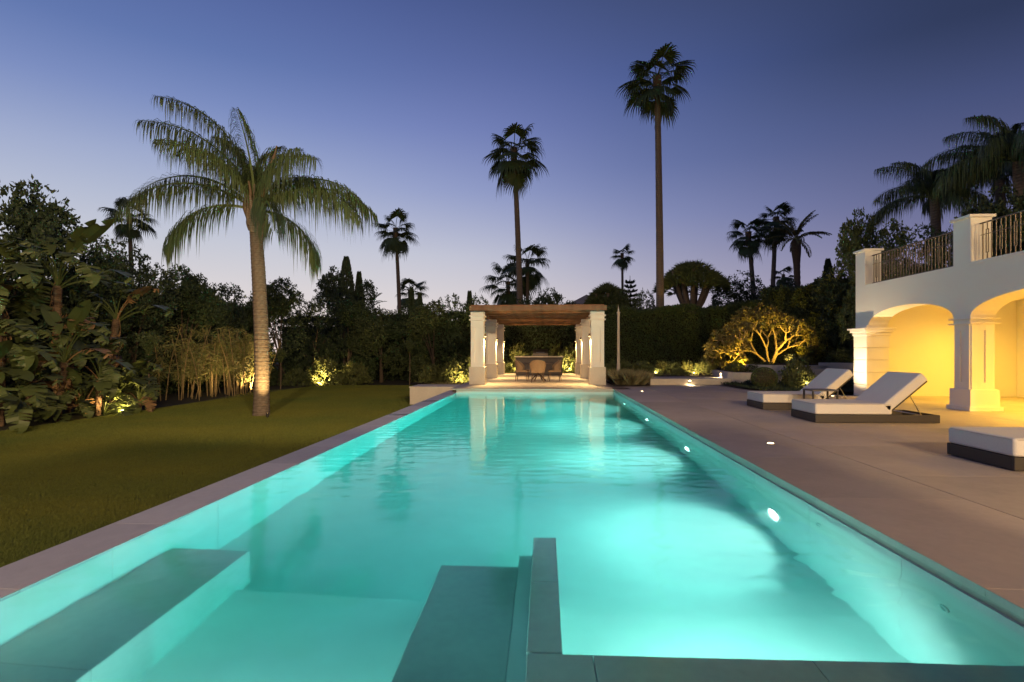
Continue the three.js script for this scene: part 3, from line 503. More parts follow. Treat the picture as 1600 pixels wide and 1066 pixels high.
class Leaves { // many small faces with a tone each, joined
  constructor(seed) { this.p = []; this.c = []; this.r = mulberry(seed); }
  tone(spread = 0.35) { this.t = 1 - spread / 2 + spread * this.r(); this.h = 1 + 0.25 * (this.r() - 0.5); }
  tri(a, b, c) { for (const v of [a, b, c]) { this.p.push(v.x, v.y, v.z); this.c.push(this.t * this.h, this.t, this.t * 0.9); } }
  leaf(o, dir, side, len, wid, fold = 0.25, droop = 0) { // a folded leaf blade
    const n = dir.clone().cross(side).normalize(), m = o.clone().addScaledVector(dir, len * 0.45), tip = o.clone().addScaledVector(dir, len); tip.y -= droop * len;
    const l = m.clone().addScaledVector(side, wid / 2).addScaledVector(n, fold * wid), r = m.clone().addScaledVector(side, -wid / 2).addScaledVector(n, fold * wid);
    this.tri(o, l, tip); this.tri(o, tip, r);
  }
  rnd3() { const z = this.r() * 2 - 1, a = this.r() * 6.2832, s = Math.sqrt(1 - z * z); return V(Math.cos(a) * s, z, Math.sin(a) * s); }
  twig(o, spread, n, len, wid, up = 0.2) { for (let k = 0; k < n; k++) { this.tone(0.5); const d = this.rnd3(); d.y += up; d.normalize(); const s = d.clone().cross(this.rnd3()).normalize(); this.leaf(o.clone().addScaledVector(this.rnd3(), spread * this.r()), d, s, len * (0.7 + 0.6 * this.r()), wid * (0.7 + 0.6 * this.r())); } }
  build() { const g = new THREE.BufferGeometry(); g.setAttribute('position', new THREE.Float32BufferAttribute(this.p, 3)); g.setAttribute('color', new THREE.Float32BufferAttribute(this.c, 3)); g.computeVertexNormals(); return g; }
}
const stuff = (m) => { m.userData.kind = 'stuff'; return m; };
// --- broadleaf crown: lobes of twigs over limbs; unit-sized crown of radius about 1, base of trunk at y = 0
function crownGeo(seed, { lobes = 9, twigs = 1250, leaves = 10, len = 0.062, wid = 0.032, rx = 0.75, ry = 0.8, cy = 1.25, lobe = 0.42, low = -0.75 }) {
  const L = new Leaves(seed), r = L.r, C = []; for (let k = 0; k < lobes; k++) { let d; do d = L.rnd3(); while (d.y < low); C.push([V(d.x * rx, cy + d.y * ry, d.z * rx), lobe * (0.7 + 0.6 * r())]); }
  for (let k = 0; k < twigs; k++) { const [c, s] = C[Math.floor(r() * lobes)], d = L.rnd3(), q = c.clone().addScaledVector(d, s * (0.55 + 0.5 * r() ** 0.5)); L.twig(q, 0.07, leaves, len, wid); }
  return { g: L.build(), C };
}
const trees = [[101, {}], [102, { lobes: 12, rx: 0.6, ry: 0.95, twigs: 1400 }], [103, { lobes: 7, lobe: 0.5, len: 0.08, wid: 0.03, twigs: 1000 }], [104, { lobes: 14, ry: 1.05, cy: 1.1, rx: 0.62, lobe: 0.36, twigs: 1800, low: -0.95 }], [105, { lobes: 13, lobe: 0.3, rx: 0.85, ry: 0.9, twigs: 1100, leaves: 10, len: 0.06, wid: 0.036 }]].map(([s, o]) => crownGeo(s, o));
function tree(kind, name, label, [x, y, z], sx, sy, mat, group, turn = 0) {
  const t = thing(name, label, 'tree', [x, y, z], turn, group), { g, C } = trees[kind];
  const c = stuff(obj('crown', g, mat, t)); c.scale.set(sx, sy, sx);
  obj('trunk', tube([V(0, 0, 0), V(0.03 * sx, 0.5 * sy, 0), V(0, 1.1 * sy, 0.02)], 0.07 * sx, 0.03 * sx, 8), bark, t);
  for (let k = 0; k < Math.min(6, C.length); k++) { const e = C[k][0]; obj('branch', tube([V(0.02 * sx, (0.4 + 0.07 * k) * sy, 0), V(e.x * 0.5 * sx, (e.y * 0.7 + 0.15) * sy, e.z * 0.5 * sx), V(e.x * sx, e.y * sy, e.z * sx)], 0.025 * sx, 0.008 * sx, 5), bark, t); }
  return t;
}
// --- fan palm
function fan(seed, elev) { // one frond: stalk and pleated fan, segment tips hanging
  const L = new Leaves(seed), r = L.r, e = rad(elev), P = [V(0, 0, 0)], n = 4; let a = e; const st = 1.05;
  for (let k = 0; k < n; k++) { const q = P[k].clone(); q.x += Math.cos(a) * st / n; q.y += Math.sin(a) * st / n; P.push(q); a -= 0.13; }
  const d = V(Math.cos(a), Math.sin(a), 0), s = V(0, 0, 1), nn = V(-Math.sin(a), Math.cos(a), 0), o = P[n], N = 26;
  for (let k = 0; k < N; k++) {
    const b = (k / (N - 1) - 0.5) * 4.0 + (r() - 0.5) * 0.05, len = (1.08 - 0.22 * Math.abs(b) / 2) * (0.88 + 0.2 * r()), u = d.clone().multiplyScalar(Math.cos(b)).addScaledVector(s, Math.sin(b)).addScaledVector(nn, -0.25 * Math.abs(Math.sin(b))).normalize(), w = u.clone().cross(nn).normalize();
    const at = (f, dr) => { const q = o.clone().addScaledVector(u, len * f); q.y -= dr * len; return q; }, wd = 0.052;
    const p1 = at(0.5, 0.02), p2 = at(0.78, 0.10 + 0.05 * r()), p3 = at(0.92, 0.30 + 0.18 * r()), A = p1.clone().addScaledVector(w, wd), B = p1.clone().addScaledVector(w, -wd), C = p2.clone().addScaledVector(w, wd * 0.55), D = p2.clone().addScaledVector(w, -wd * 0.55);
    L.tone(0.4); L.tri(o, A, B); L.tri(A, C, B); L.tri(B, C, D); L.tri(C, p3, D);
  }
  L.t = 1.3; L.h = 1.1; for (let k = 0; k < n; k++) { const A = P[k], B = P[k + 1], w = V(0, 0, 0.022), h = V(0, 0.02, 0); L.tri(A.clone().add(w), B.clone().add(w), A.clone().sub(w)); L.tri(A.clone().sub(w), B.clone().add(w), B.clone().sub(w)); L.tri(A.clone().add(h), B.clone().add(h), A.clone().sub(h)); }
  return L.build();
}
const fans = [78, 58, 40, 22, 4, -16, -38, -62].map((e, k) => fan(300 + k, e));
function fanPalm(label, [x, y, z], h, lean, size, trunkR, seed, group = 'fan palms on the skyline', fronds = 21) {
  const t = thing('fan_palm', label, 'palm tree', [x, y, z], 0, group), r = mulberry(seed), top = V(lean, h, 0);
  obj('trunk', tube([V(0, 0, 0), V(lean * 0.2, h * 0.4, 0), V(lean * 0.6, h * 0.75, 0), top], (f) => 0.86 * trunkR * (1.25 - 0.45 * f + 0.25 * Math.exp(-f * 14) + 0.02 * Math.sin(f * 190)), 0, 12, 60), palmBark, t);
  obj('old_leaf_bases', new THREE.CylinderGeometry(trunkR * 1.15, trunkR * 0.9, 1.2 * size, 12).translate(lean, h - 0.35 * size, 0), palmDry, t);
  for (let k = 0; k < fronds; k++) {
    const f = k / fronds, i = Math.min(7, Math.floor(f ** 0.9 * 6.4 + r() * 1.1)), m = obj('frond', fans[i], i === 7 && r() < 0.6 ? palmDry : palmGreen, t), s = size * (0.85 + 0.3 * r());
    m.position.set(lean, h + 0.1 * size - 0.5 * size * f, 0); m.rotation.y = k * 2.39996 + 0.5 * r(); m.scale.setScalar(s);
  }
  return t;
}
// --- feather palm
function feather(seed, e0, e1, len, { pairs = 66, leaf = 0.72, wid = 0.0135, hang = 1.05, stiff = 0 } = {}) {
  const L = new Leaves(seed), r = L.r, n = 24, P = [V(0, 0, 0)], T = []; for (let k = 0; k < n; k++) { const a = rad(e0 + (e1 - e0) * (k / n) ** 1.15); T.push(V(Math.cos(a), Math.sin(a), 0)); P.push(P[k].clone().addScaledVector(T[k], len / n)); }
  T.push(T[n - 1]); const at = (f) => { const k = Math.min(n - 1, Math.floor(f * n)), u = f * n - k; return [P[k].clone().lerp(P[k + 1], u), T[k]]; };
  for (let k = 0; k < pairs; k++) for (const sd of [-1, 1]) for (let q = 0; q < (stiff ? 1 : 2); q++) {
    const f = 0.16 + 0.84 * (k + r()) / pairs, [o, t] = at(f), l = leaf * (0.45 + 0.75 * Math.sin(Math.min(1, (f - 0.1) * 1.15) * PI) ** 0.7) * (0.8 + 0.4 * r()), nn = V(-t.y, t.x, 0), out = (0.55 + 0.5 * r()) , d = t.clone().multiplyScalar(0.55 + 0.25 * r()).add(V(0, 0, sd * out)).addScaledVector(nn, stiff ? 0.35 : (q ? 0.35 : -0.1) + 0.4 * (r() - 0.5)).normalize();
    const side = d.clone().cross(V(0, 1, 0.01)).normalize(), h = hang * (0.45 + 0.95 * r());
    const p1 = o.clone().addScaledVector(d, l * 0.30); p1.y -= 0.08 * h * l; const p2 = o.clone().addScaledVector(d, l * 0.46); p2.y -= 0.45 * h * l; const p3 = o.clone().addScaledVector(d, l * 0.52); p3.y -= 0.95 * h * l;
    L.tone(0.5); const a = p1.clone().addScaledVector(side, wid), b = p1.clone().addScaledVector(side, -wid), c = p2.clone().addScaledVector(side, wid * 0.8), e = p2.clone().addScaledVector(side, -wid * 0.8); L.tri(o, a, b); L.tri(a, c, b); L.tri(b, c, e); L.tri(c, p3, e);
  }
  L.t = 1.5; L.h = 1.1; for (let k = 0; k < n; k++) { const w = 0.04 * (1 - k / n) + 0.006, A = P[k], B = P[k + 1], z = V(0, 0, w), y = V(0, w, 0); for (const v of [z, y]) { L.tri(A.clone().add(v), B.clone().add(v), A.clone().sub(v)); L.tri(A.clone().sub(v), B.clone().add(v), B.clone().sub(v)); } }
  return L.build();
}
{ // the tall feather palm on the lawn
  const t = thing('feather_palm', 'tall feather palm on the lawn left of the pool, lit at its foot', 'palm tree', [-8.28, -0.65, -15.98]);
  const H = 5.75, lean = -0.18, rings = (f) => (0.195 + 0.05 * Math.exp(-f * 9) + 0.02 * Math.sin(f * 3) - 0.03 * f + 0.010 * (((f * 46 + 0.15 * Math.sin(f * 70)) % 1) - 0.5));
  obj('trunk', tube([V(0, -0.05, 0), V(0.02, 1.6, 0), V(-0.05, 3.6, 0), V(lean, H, 0)], rings, 0, 22, 250), palmBark, t);
  const bases = mulberry(61); for (let k = 0; k < 16; k++) { const a = k * 2.4, y = H - 0.35 + k * 0.045, m = obj('leaf_base', tube([V(0.17, 0, 0), V(0.27, 0.28, 0), V(0.24, 0.62, 0), V(0.34, 0.95, 0)], 0.085, 0.03, 7), k % 3 ? palmBark : palmDry, t); m.position.set(lean, y - 0.15, 0); m.rotation.y = a; m.scale.setScalar(0.75 + 0.35 * bases()); }
  const F = [[182, 84, 4, 4.9], [196, 74, -8, 4.2], [165, 66, -5, 3.9], [176, 46, -42, 4.5], [190, 38, -52, 4.2], [205, 14, -84, 2.9], [88, 86, 20, 3.1], [280, 82, 25, 2.9], [120, 70, 0, 3.3], [4, 52, -62, 3.8], [-14, 30, -56, 3.9], [12, 40, -50, 3.8], [-30, 58, -30, 3.3], [50, 8, -88, 2.6], [310, 20, -80, 2.7], [330, 64, -6, 2.7], [240, 60, -20, 3.2], [20, 72, -20, 2.2], [150, 78, 15, 3.6]];
  F.forEach(([az, e0, e1, len], k) => { const m = obj('frond', feather(400 + k, e0, e1, len), palmGreen, t); m.position.set(lean, H + 0.25, 0); m.rotation.y = rad(az); });
  const sp = obj('dry_spathe', tube([V(0, 0, 0), V(0.35, 0.55, 0.1), V(0.62, 1.25, 0.12), V(0.74, 1.75, 0.1)], (f) => 0.02 + 0.13 * Math.sin(Math.min(1, f * 1.1) * PI) ** 1.2, 0, 8), palmDry, t); sp.position.set(lean, H + 0.3, 0.1);
}
spike(-7.75, -0.65, -15.3, [-8.2, 2.0, -15.95], 14, rad(40), 'garden spotlight at the foot of the lawn palm');
// --- fan palms on the skyline
fanPalm('tallest fan palm, its long trunk rising right of the pergola', [6.85, 0.2, -34], 17.2, -0.2, 1.12, 0.24, 501, undefined, 23);
fanPalm('tall fan palm standing right behind the pergola roof', [-1.95, -0.66, -45], 17.9, -0.55, 1.35, 0.26, 502, undefined, 24);
fanPalm('slender fan palm right of the lawn palm', [-15.6, -0.66, -60], 15.0, -0.55, 1.3, 0.25, 503);
fanPalm('short fan palm crown beside the slender palm trunk', [-14.6, -0.66, -62], 8.6, -0.4, 1.1, 0.28, 504, undefined, 18);
fanPalm('small fan palm seen past the left frond of the lawn palm', [-42, -0.66, -55], 15.7, -0.3, 1.35, 0.26, 505, undefined, 19);
fanPalm('tiny far fan palm above the dragon trees', [10.9, -0.66, -80], 15.6, -0.1, 1.0, 0.22, 506, undefined, 17);
fanPalm('fan palm crown just right of the tall palm behind the pergola', [-1.9, -0.66, -60], 11.4, 0, 1.5, 0.22, 507, undefined, 20);
fanPalm('fan palm crown just left of the tall palm behind the pergola', [-4.1, -0.66, -62], 9.3, 0, 1.6, 0.22, 508, undefined, 20);
fanPalm('leaning fan palm, left one of the three palms near the villa', [18.3, -0.66, -50], 12.1, -0.7, 1.0, 0.24, 509);
fanPalm('upright fan palm, middle one of the three palms near the villa', [20.3, -0.66, -52], 13.8, 0.45, 1.08, 0.24, 510);
fanPalm('dwarf fan palm between the trunks of the three palms', [22.2, -0.66, -54], 9.0, 0, 0.65, 0.14, 511, undefined, 16);
const dateGreen = leafMat([0.17, 0.155, 0.045]);
{ // date palm with stiff feathers
  const t = thing('date_palm', 'stiff feather palm, right one of the three palms near the villa', 'palm tree', [20.8, -0.66, -48]); const H = 11.2;
  obj('trunk', tube([V(0, 0, 0), V(0.1, H * 0.5, 0), V(-0.05, H, 0)], (f) => 0.25 + 0.13 * Math.exp(-((f - 0.94) ** 2) / 0.008) + 0.015 * Math.sin(f * 150), 0, 12, 50), std([0.22, 0.15, 0.085], 0.95, { map: barkTex, bumpMap: barkTex, bumpScale: 0.03 }), t);
  for (let k = 0; k < 26; k++) { const f = k / 26, g = feather(430 + k % 9, 80 - 85 * (k % 9) / 9, 30 - 110 * (k % 9) / 9, 2.7, { pairs: 42, leaf: 0.5, wid: 0.045, hang: 0.35, stiff: 1 }), m = obj('frond', g, dateGreen, t); m.position.set(-0.05, H, 0); m.rotation.y = k * 2.4 + f; m.scale.setScalar(0.9 + 0.2 * R()); }
}
{ const t = thing('feather_palm', 'low feather palm top showing behind the hedge beside the cypress', 'palm tree', [-16.2, -0.66, -50]); obj('trunk', tube([V(0, 0, 0), V(0, 5.2, 0)], 0.35, 0.3, 10), palmBark, t);
  for (let k = 0; k < 16; k++) { const m = obj('frond', feather(450 + k % 4, 78 - 20 * (k % 4), 25 - 30 * (k % 4), 2.6, { pairs: 34, leaf: 0.45, wid: 0.04, hang: 0.3, stiff: 1 }), palmGreen, t); m.position.y = 5.2; m.rotation.y = k * 2.4; } }
function queen(label, [x, y, z], H, s, seed, mat) {
  const t = thing('feather_palm', label, 'palm tree', [x, y, z]), r = mulberry(seed); obj('trunk', tube([V(0, 0, 0), V(0.1, H * 0.5, 0), V(0, H, 0)], 0.22, 0.17, 12, 30), palmBark, t);
  for (let k = 0; k < 22; k++) { const i = k % 8, m = obj('frond', feather(460 + i, 80 - 9 * i, -8 - 11 * i, 3.4, { pairs: 58 }), mat, t); m.position.y = H; m.rotation.y = k * 2.4 + r(); m.scale.setScalar(s * (0.9 + 0.25 * r())); } return t;
}
queen('drooping feather palm behind the balcony, left of the two', [15.9, 0.5, -24], 7.0, 0.78, 71, palmGreen);
queen('drooping feather palm behind the balcony at the right edge', [16.6, 0.5, -20.8], 7.4, 0.85, 72, palmGreen);
queen('feather palm half hidden between the two balcony palms', [19.2, 0.5, -25], 8.0, 0.85, 73, palmGreen);
// --- cypresses
function cypress(label, [x, y, z], h, w, seed, mat = G3) {
  const L = new Leaves(seed), r = L.r; for (let k = 0; k < 2600; k++) { const f = r(), rr = w * Math.min(1, (1 - f) * 2.2 + 0.03) ** 0.7 * (0.55 + 0.45 * Math.min(1, f * 5)) * (0.75 + 0.3 * r()), a = r() * 6.283, o = V(Math.cos(a) * rr, f * h, Math.sin(a) * rr), d = V(Math.cos(a) * 0.35, 1, Math.sin(a) * 0.35).normalize(); L.tone(0.5); L.leaf(o, d, d.clone().cross(L.rnd3()).normalize(), 0.35, 0.14); }
  const t = thing('cypress', label, 'cypress tree', [x, y, z]); stuff(obj('crown', L.build(), mat, t)); obj('trunk', tube([V(0, 0, 0), V(0, h * 0.9, 0)], 0.14, 0.03, 8), bark, t); return t;
}
cypress('taller pointed cypress behind the back hedge', [-15.1, -0.66, -42], 8.9, 0.75, 81); cypress('slimmer cypress leaning on the taller pointed one', [-14.45, -0.66, -43], 7.9, 0.4, 82); cypress('blunt columnar cypress between the palms and the villa', [24.3, -0.66, -50], 9.7, 0.7, 83);
for (const [x, h, n] of [[-9.6, 6.3, 'left'], [-9.0, 5.9, 'middle'], [-5.4, 6.0, 'right']]) cypress(`thin conifer tip above the back hedge, ${n} of three`, [x, -0.66, -40], h, 0.22, 84 + h * 3);
{ // layered conifer far away
  const L = new Leaves(91), r = L.r; for (let q = 0; q < 7; q++) for (let b = 0; b < 9; b++) { const a = b * 0.7 + q, len = 1.5 - q * 0.17; for (let k = 0; k < 26; k++) { const f = k / 26, o = V(Math.cos(a) * len * f, 7.6 + q * 0.62 + 0.3 * f * f, Math.sin(a) * len * f), d = V(Math.cos(a), 0.5, Math.sin(a)).normalize(); L.tone(); L.leaf(o, d.add(L.rnd3().multiplyScalar(0.5)).normalize(), L.rnd3().cross(d).normalize(), 0.4, 0.14); } }
  const t = thing('layered_conifer', 'far layered conifer below the tiny palm crown', 'conifer', [11.6, -0.66, -78]); stuff(obj('crown', L.build(), G3, t)); obj('trunk', tube([V(0, 0, 0), V(0, 12.4, 0)], 0.16, 0.03, 8), bark, t);
}
// --- dragon trees: forked limbs under a dome of sword-leaf rosettes
function dragonTree(label, [x, y, z], H, rx, ry, seed, mat) {
  const t = thing('dragon_tree', label, 'dragon tree', [x, y, z]), L = new Leaves(seed), r = L.r, grey = std([0.24, 0.19, 0.15], 0.95, { map: barkTex, bumpMap: barkTex, bumpScale: 0.02 });
  obj('trunk', tube([V(0, 0, 0), V(0.05, H * 0.55, 0)], 0.42, 0.34, 10), grey, t);
  for (let k = 0; k < 9; k++) { const a = k * 0.7 + r() * 0.4, o = V(Math.cos(a) * rx * 0.7, H - ry * 0.35, Math.sin(a) * rx * 0.7); obj('limb', tube([V(0.05, H * 0.5, 0), V(o.x * 0.45, H * 0.62, o.z * 0.45), o], 0.2, 0.09, 7), grey, t); }
  for (let k = 0; k < 230; k++) { const a = r() * 6.283, u = Math.sqrt(r()), rr = rx * u, o = V(Math.cos(a) * rr, H - ry * (0.12 + 0.95 * u * u) - 0.25 * r(), Math.sin(a) * rr), out = V(Math.cos(a) * u * 0.9, 0.8, Math.sin(a) * u * 0.9).normalize();
    for (let q = 0; q < 26; q++) { const d = L.rnd3().multiplyScalar(0.85).add(out).normalize(); L.tone(0.5); L.leaf(o, d, d.clone().cross(L.rnd3()).normalize(), 0.5 + 0.2 * r(), 0.045, 0.1, 0.15); } }
  stuff(obj('crown', L.build(), mat, t)); return t;
}
dragonTree('dragon tree with forked pale limbs right of the tallest palm', [9.2, 0.3, -36], 6.5, 1.95, 1.5, 92, G4);
dragonTree('dragon tree half hidden by the hedge right of the pergola roof', [4.2, 0.3, -38.5], 5.5, 1.55, 2.0, 93, G2);
tree(2, 'broadleaf_tree', 'bushy tree filling the gap between the two dragon trees', [6.0, 0, -37.5], 1.7, 2.25, G2, 'trees that close the garden', 0.9);

// --- hedges, trees round the garden
const hedgeCore = std([0.022, 0.024, 0.014], 1);
function hedge(name, label, [x0, z0], [x1, z1], y0, h, th, n, seed, mat, len = 0.16, wid = 0.06) {
  const L = new Leaves(seed), r = L.r, dir = V(x1 - x0, 0, z1 - z0), len0 = dir.length(), u = dir.clone().normalize(), s = V(-u.z, 0, u.x), bump = fbm(512, 12, 4, seed);
  for (let k = 0; k < n; k++) { const a = r() * len0, f = r(), side = r() < 0.72 ? (r() < 0.5 ? -1 : 1) : 0, hh = h * (0.9 + 0.2 * bump(a * 30, 40)), off = side ? side * th / 2 * (0.75 + 0.5 * bump(a * 60, f * hh * 60)) : (r() - 0.5) * th, y = side ? f * hh : hh * (0.96 + 0.06 * r());
    const o = V(x0, y0 + y, z0).addScaledVector(u, a).addScaledVector(s, off); L.tone(0.6); const d = L.rnd3().addScaledVector(s, side * 0.6).add(V(0, 0.45, 0)).normalize(); L.leaf(o, d, d.clone().cross(L.rnd3()).normalize(), len * (0.7 + 0.7 * r()), wid * (0.7 + 0.7 * r())); }
  const t = thing(name, label, 'hedge'); stuff(obj('foliage', L.build(), mat, t));
  const c = V((x0 + x1) / 2, y0 + h * 0.46, (z0 + z1) / 2), core = obj('branches', box(len0, h * 0.9, th * 0.5), hedgeCore, t); core.position.copy(c); core.rotation.y = -Math.atan2(z1 - z0, x1 - x0); return t;
}
const dark = G3;
hedge('hedge', 'dark hedge along the left garden edge behind the bamboo', [-18.6, -8], [-17.6, -34], -0.66, 4.3, 1.6, 34000, 114, G3, 0.22, 0.09);
hedge('hedge', 'dark hedge closing the lawn behind the lawn palm', [-18, -38], [-8, -37.5], -0.66, 4.0, 1.6, 24000, 115, G3, 0.2, 0.08);
hedge('hedge', 'dark hedge behind the three palms and the dragon trees', [2, -42], [30, -42], -0.66, 4.8, 2, 30000, 116, G3, 0.26, 0.1);
hedge('hedge', 'tall clipped hedge right of the pergola, behind the tallest palm', [2.6, -33.6], [12.5, -31.5], 0.2, 3.5, 1.3, 60000, 111, G1, 0.13, 0.045);
hedge('hedge', 'tall hedge behind the flowering tree beside the villa', [12.3, -31.2], [15.5, -22.5], 0.3, 4.2, 1.5, 42000, 112, G2, 0.17, 0.07);
hedge('hedge', 'dark hedge closing the garden behind the pergola', [-8.5, -35.5], [3.2, -35], -0.66, 4.2, 1.6, 46000, 113, G3, 0.17, 0.06);
const GT = 'trees that close the garden';
tree(4, 'broadleaf_tree', 'tall dark tree at the left edge behind the big-leaved plants', [-16.6, -0.66, -16.0], 2.4, 2.95, dark, GT);
tree(1, 'broadleaf_tree', 'tall dark tree right at the left picture edge', [-17.5, -0.66, -13.5], 2.3, 2.7, dark, GT, 1);
tree(0, 'broadleaf_tree', 'rounded dark tree right of the big-leaved plants', [-17.4, -0.66, -19.6], 2.1, 2.75, G1, GT, 2);
tree(1, 'broadleaf_tree', 'dark tree below the small far palm', [-17.2, -0.66, -22.6], 1.9, 2.45, G3, GT, 3);
tree(3, 'broadleaf_tree', 'dense dark tree behind the bamboo, left one', [-16.9, -0.66, -25.4], 1.9, 2.3, G1, GT, 4);
tree(0, 'broadleaf_tree', 'dense dark tree behind the bamboo, right one', [-16.4, -0.66, -28.5], 2.1, 2.45, G3, GT, 5);
tree(3, 'broadleaf_tree', 'dark tree just left of the lawn palm trunk', [-15.0, -0.66, -31.0], 2.1, 2.35, G1, GT, 0.5);
tree(2, 'broadleaf_tree', 'dark tree just right of the lawn palm trunk', [-13.9, -0.66, -33.0], 2.0, 2.3, G3, GT, 1.5);
tree(4, 'broadleaf_tree', 'airy tree with round top left of the pointed cypress', [-13.2, -0.66, -36.5], 2.2, 3.1, dark, GT, 2.5);
tree(3, 'broadleaf_tree', 'dense tree below the pointed cypress', [-12.1, -0.66, -34.2], 2.0, 2.1, G1, GT, 3.5);
tree(0, 'broadleaf_tree', 'dense tree below the slender fan palm', [-10.2, -0.66, -34.6], 2.0, 2.05, G2, GT, 4.5);
tree(1, 'broadleaf_tree', 'dense tree below the short fan palm', [-8.6, -0.66, -35.4], 1.9, 1.95, G1, GT, 5.5);
tree(3, 'broadleaf_tree', 'dense tree midway between short palm and pergola', [-6.9, -0.66, -34.2], 1.9, 1.95, G2, GT, 0.2);
tree(2, 'broadleaf_tree', 'dense tree just left of the pergola roof', [-4.8, -0.66, -34.8], 2.0, 2.3, G1, GT, 1.2);
tree(0, 'broadleaf_tree', 'tree showing over the left half of the pergola roof', [-2.2, -0.66, -38.5], 2.2, 2.45, G3, GT, 2.2);
tree(4, 'broadleaf_tree', 'tree showing over the right half of the pergola roof', [0.9, -0.66, -39.5], 2.1, 2.6, G3, GT, 3.2);
tree(1, 'broadleaf_tree', 'dark tree between dragon tree and three palms', [13.2, -0.2, -39], 2.6, 2.55, G3, GT, 4.2);
tree(3, 'broadleaf_tree', 'dark tree at the foot of the three palms', [17.0, -0.2, -41], 2.9, 2.5, G3, GT, 5.2);
tree(0, 'broadleaf_tree', 'dark tree just left of the columnar cypress', [19.6, -0.2, -38], 2.4, 2.05, G1, GT, 0.7);
tree(4, 'broadleaf_tree', 'airy leafy tree reaching out left of the balcony corner', [13.0, 0.4, -23.4], 1.5, 2.75, G4, GT, 1.1);
tree(2, 'broadleaf_tree', 'leafy tree behind the left balcony pier', [14.3, 0.4, -22.6], 1.9, 2.35, G4, GT, 1.7);
tree(4, 'broadleaf_tree', 'leafy tree behind the balcony railing', [15.2, 0.4, -19.0], 2.1, 2.5, G2, GT, 2.7);
tree(0, 'broadleaf_tree', 'leafy tree behind the right balcony pier', [17.4, 0.4, -20.3], 2.2, 2.8, G1, GT, 3.7);
tree(1, 'broadleaf_tree', 'leafy tree low behind the balcony corner', [13.4, 0.4, -25.5], 1.7, 1.95, G2, GT, 4.7);

// --- bird-of-paradise clump on the left
const paddle = [0, 1, 2, 3].map((v) => {
  const L = new Leaves(600 + v), r = L.r, P = [], n = 5, st = 0.95; let a = rad(82); P.push(V(0, 0, 0)); for (let k = 0; k < n; k++) { P.push(P[k].clone().add(V(Math.cos(a) * st / n, Math.sin(a) * st / n, 0))); a -= 0.09; }
  L.t = 1.1; L.h = 1; for (let k = 0; k < n; k++) for (const w of [V(0, 0, 0.03 - 0.003 * k), V(0.025, 0, 0)]) { L.tri(P[k].clone().add(w), P[k + 1].clone().add(w), P[k].clone().sub(w)); L.tri(P[k].clone().sub(w), P[k + 1].clone().add(w), P[k + 1].clone().sub(w)); }
  const m = 14, len = 1.35, bend = [0.02, 0.07, 0.12, 0.17][v]; let o = P[n].clone(); const mid = [], dirs = []; for (let k = 0; k <= m; k++) { mid.push(o.clone()); const d = V(Math.cos(a), Math.sin(a), 0); dirs.push(d); o.addScaledVector(d, len / m); a -= bend; }
  const tone = 0.9 + 0.2 * r(); for (const sd of [-1, 1]) { let tear = 0; for (let k = 0; k < m; k++) { L.t = tone * (0.94 + 0.12 * r()); L.h = 1; const w = (f) => 0.27 * Math.sin(Math.min(1, f * 1.02 + 0.02) * PI) ** 0.55, nn = (d) => V(-d.y, d.x, 0), cut = r() < 0.2 + 0.12 * v; if (cut) tear = 0.06 + 0.16 * r();
      const e = (j, dr) => mid[j].clone().add(V(0, 0, sd * w(j / m))).addScaledVector(nn(dirs[j]), 0.10 * w(j / m) - dr).addScaledVector(dirs[j], 0.06); const A = mid[k], B = mid[k + 1], C = e(k + (cut ? 0.0 : 0), cut ? tear : 0), D = e(k + 1, cut ? tear + 0.05 : 0); if (cut) D.lerp(C, 0.45); L.tri(A, B, C); L.tri(B, D, C); } }
  return L.build();
});
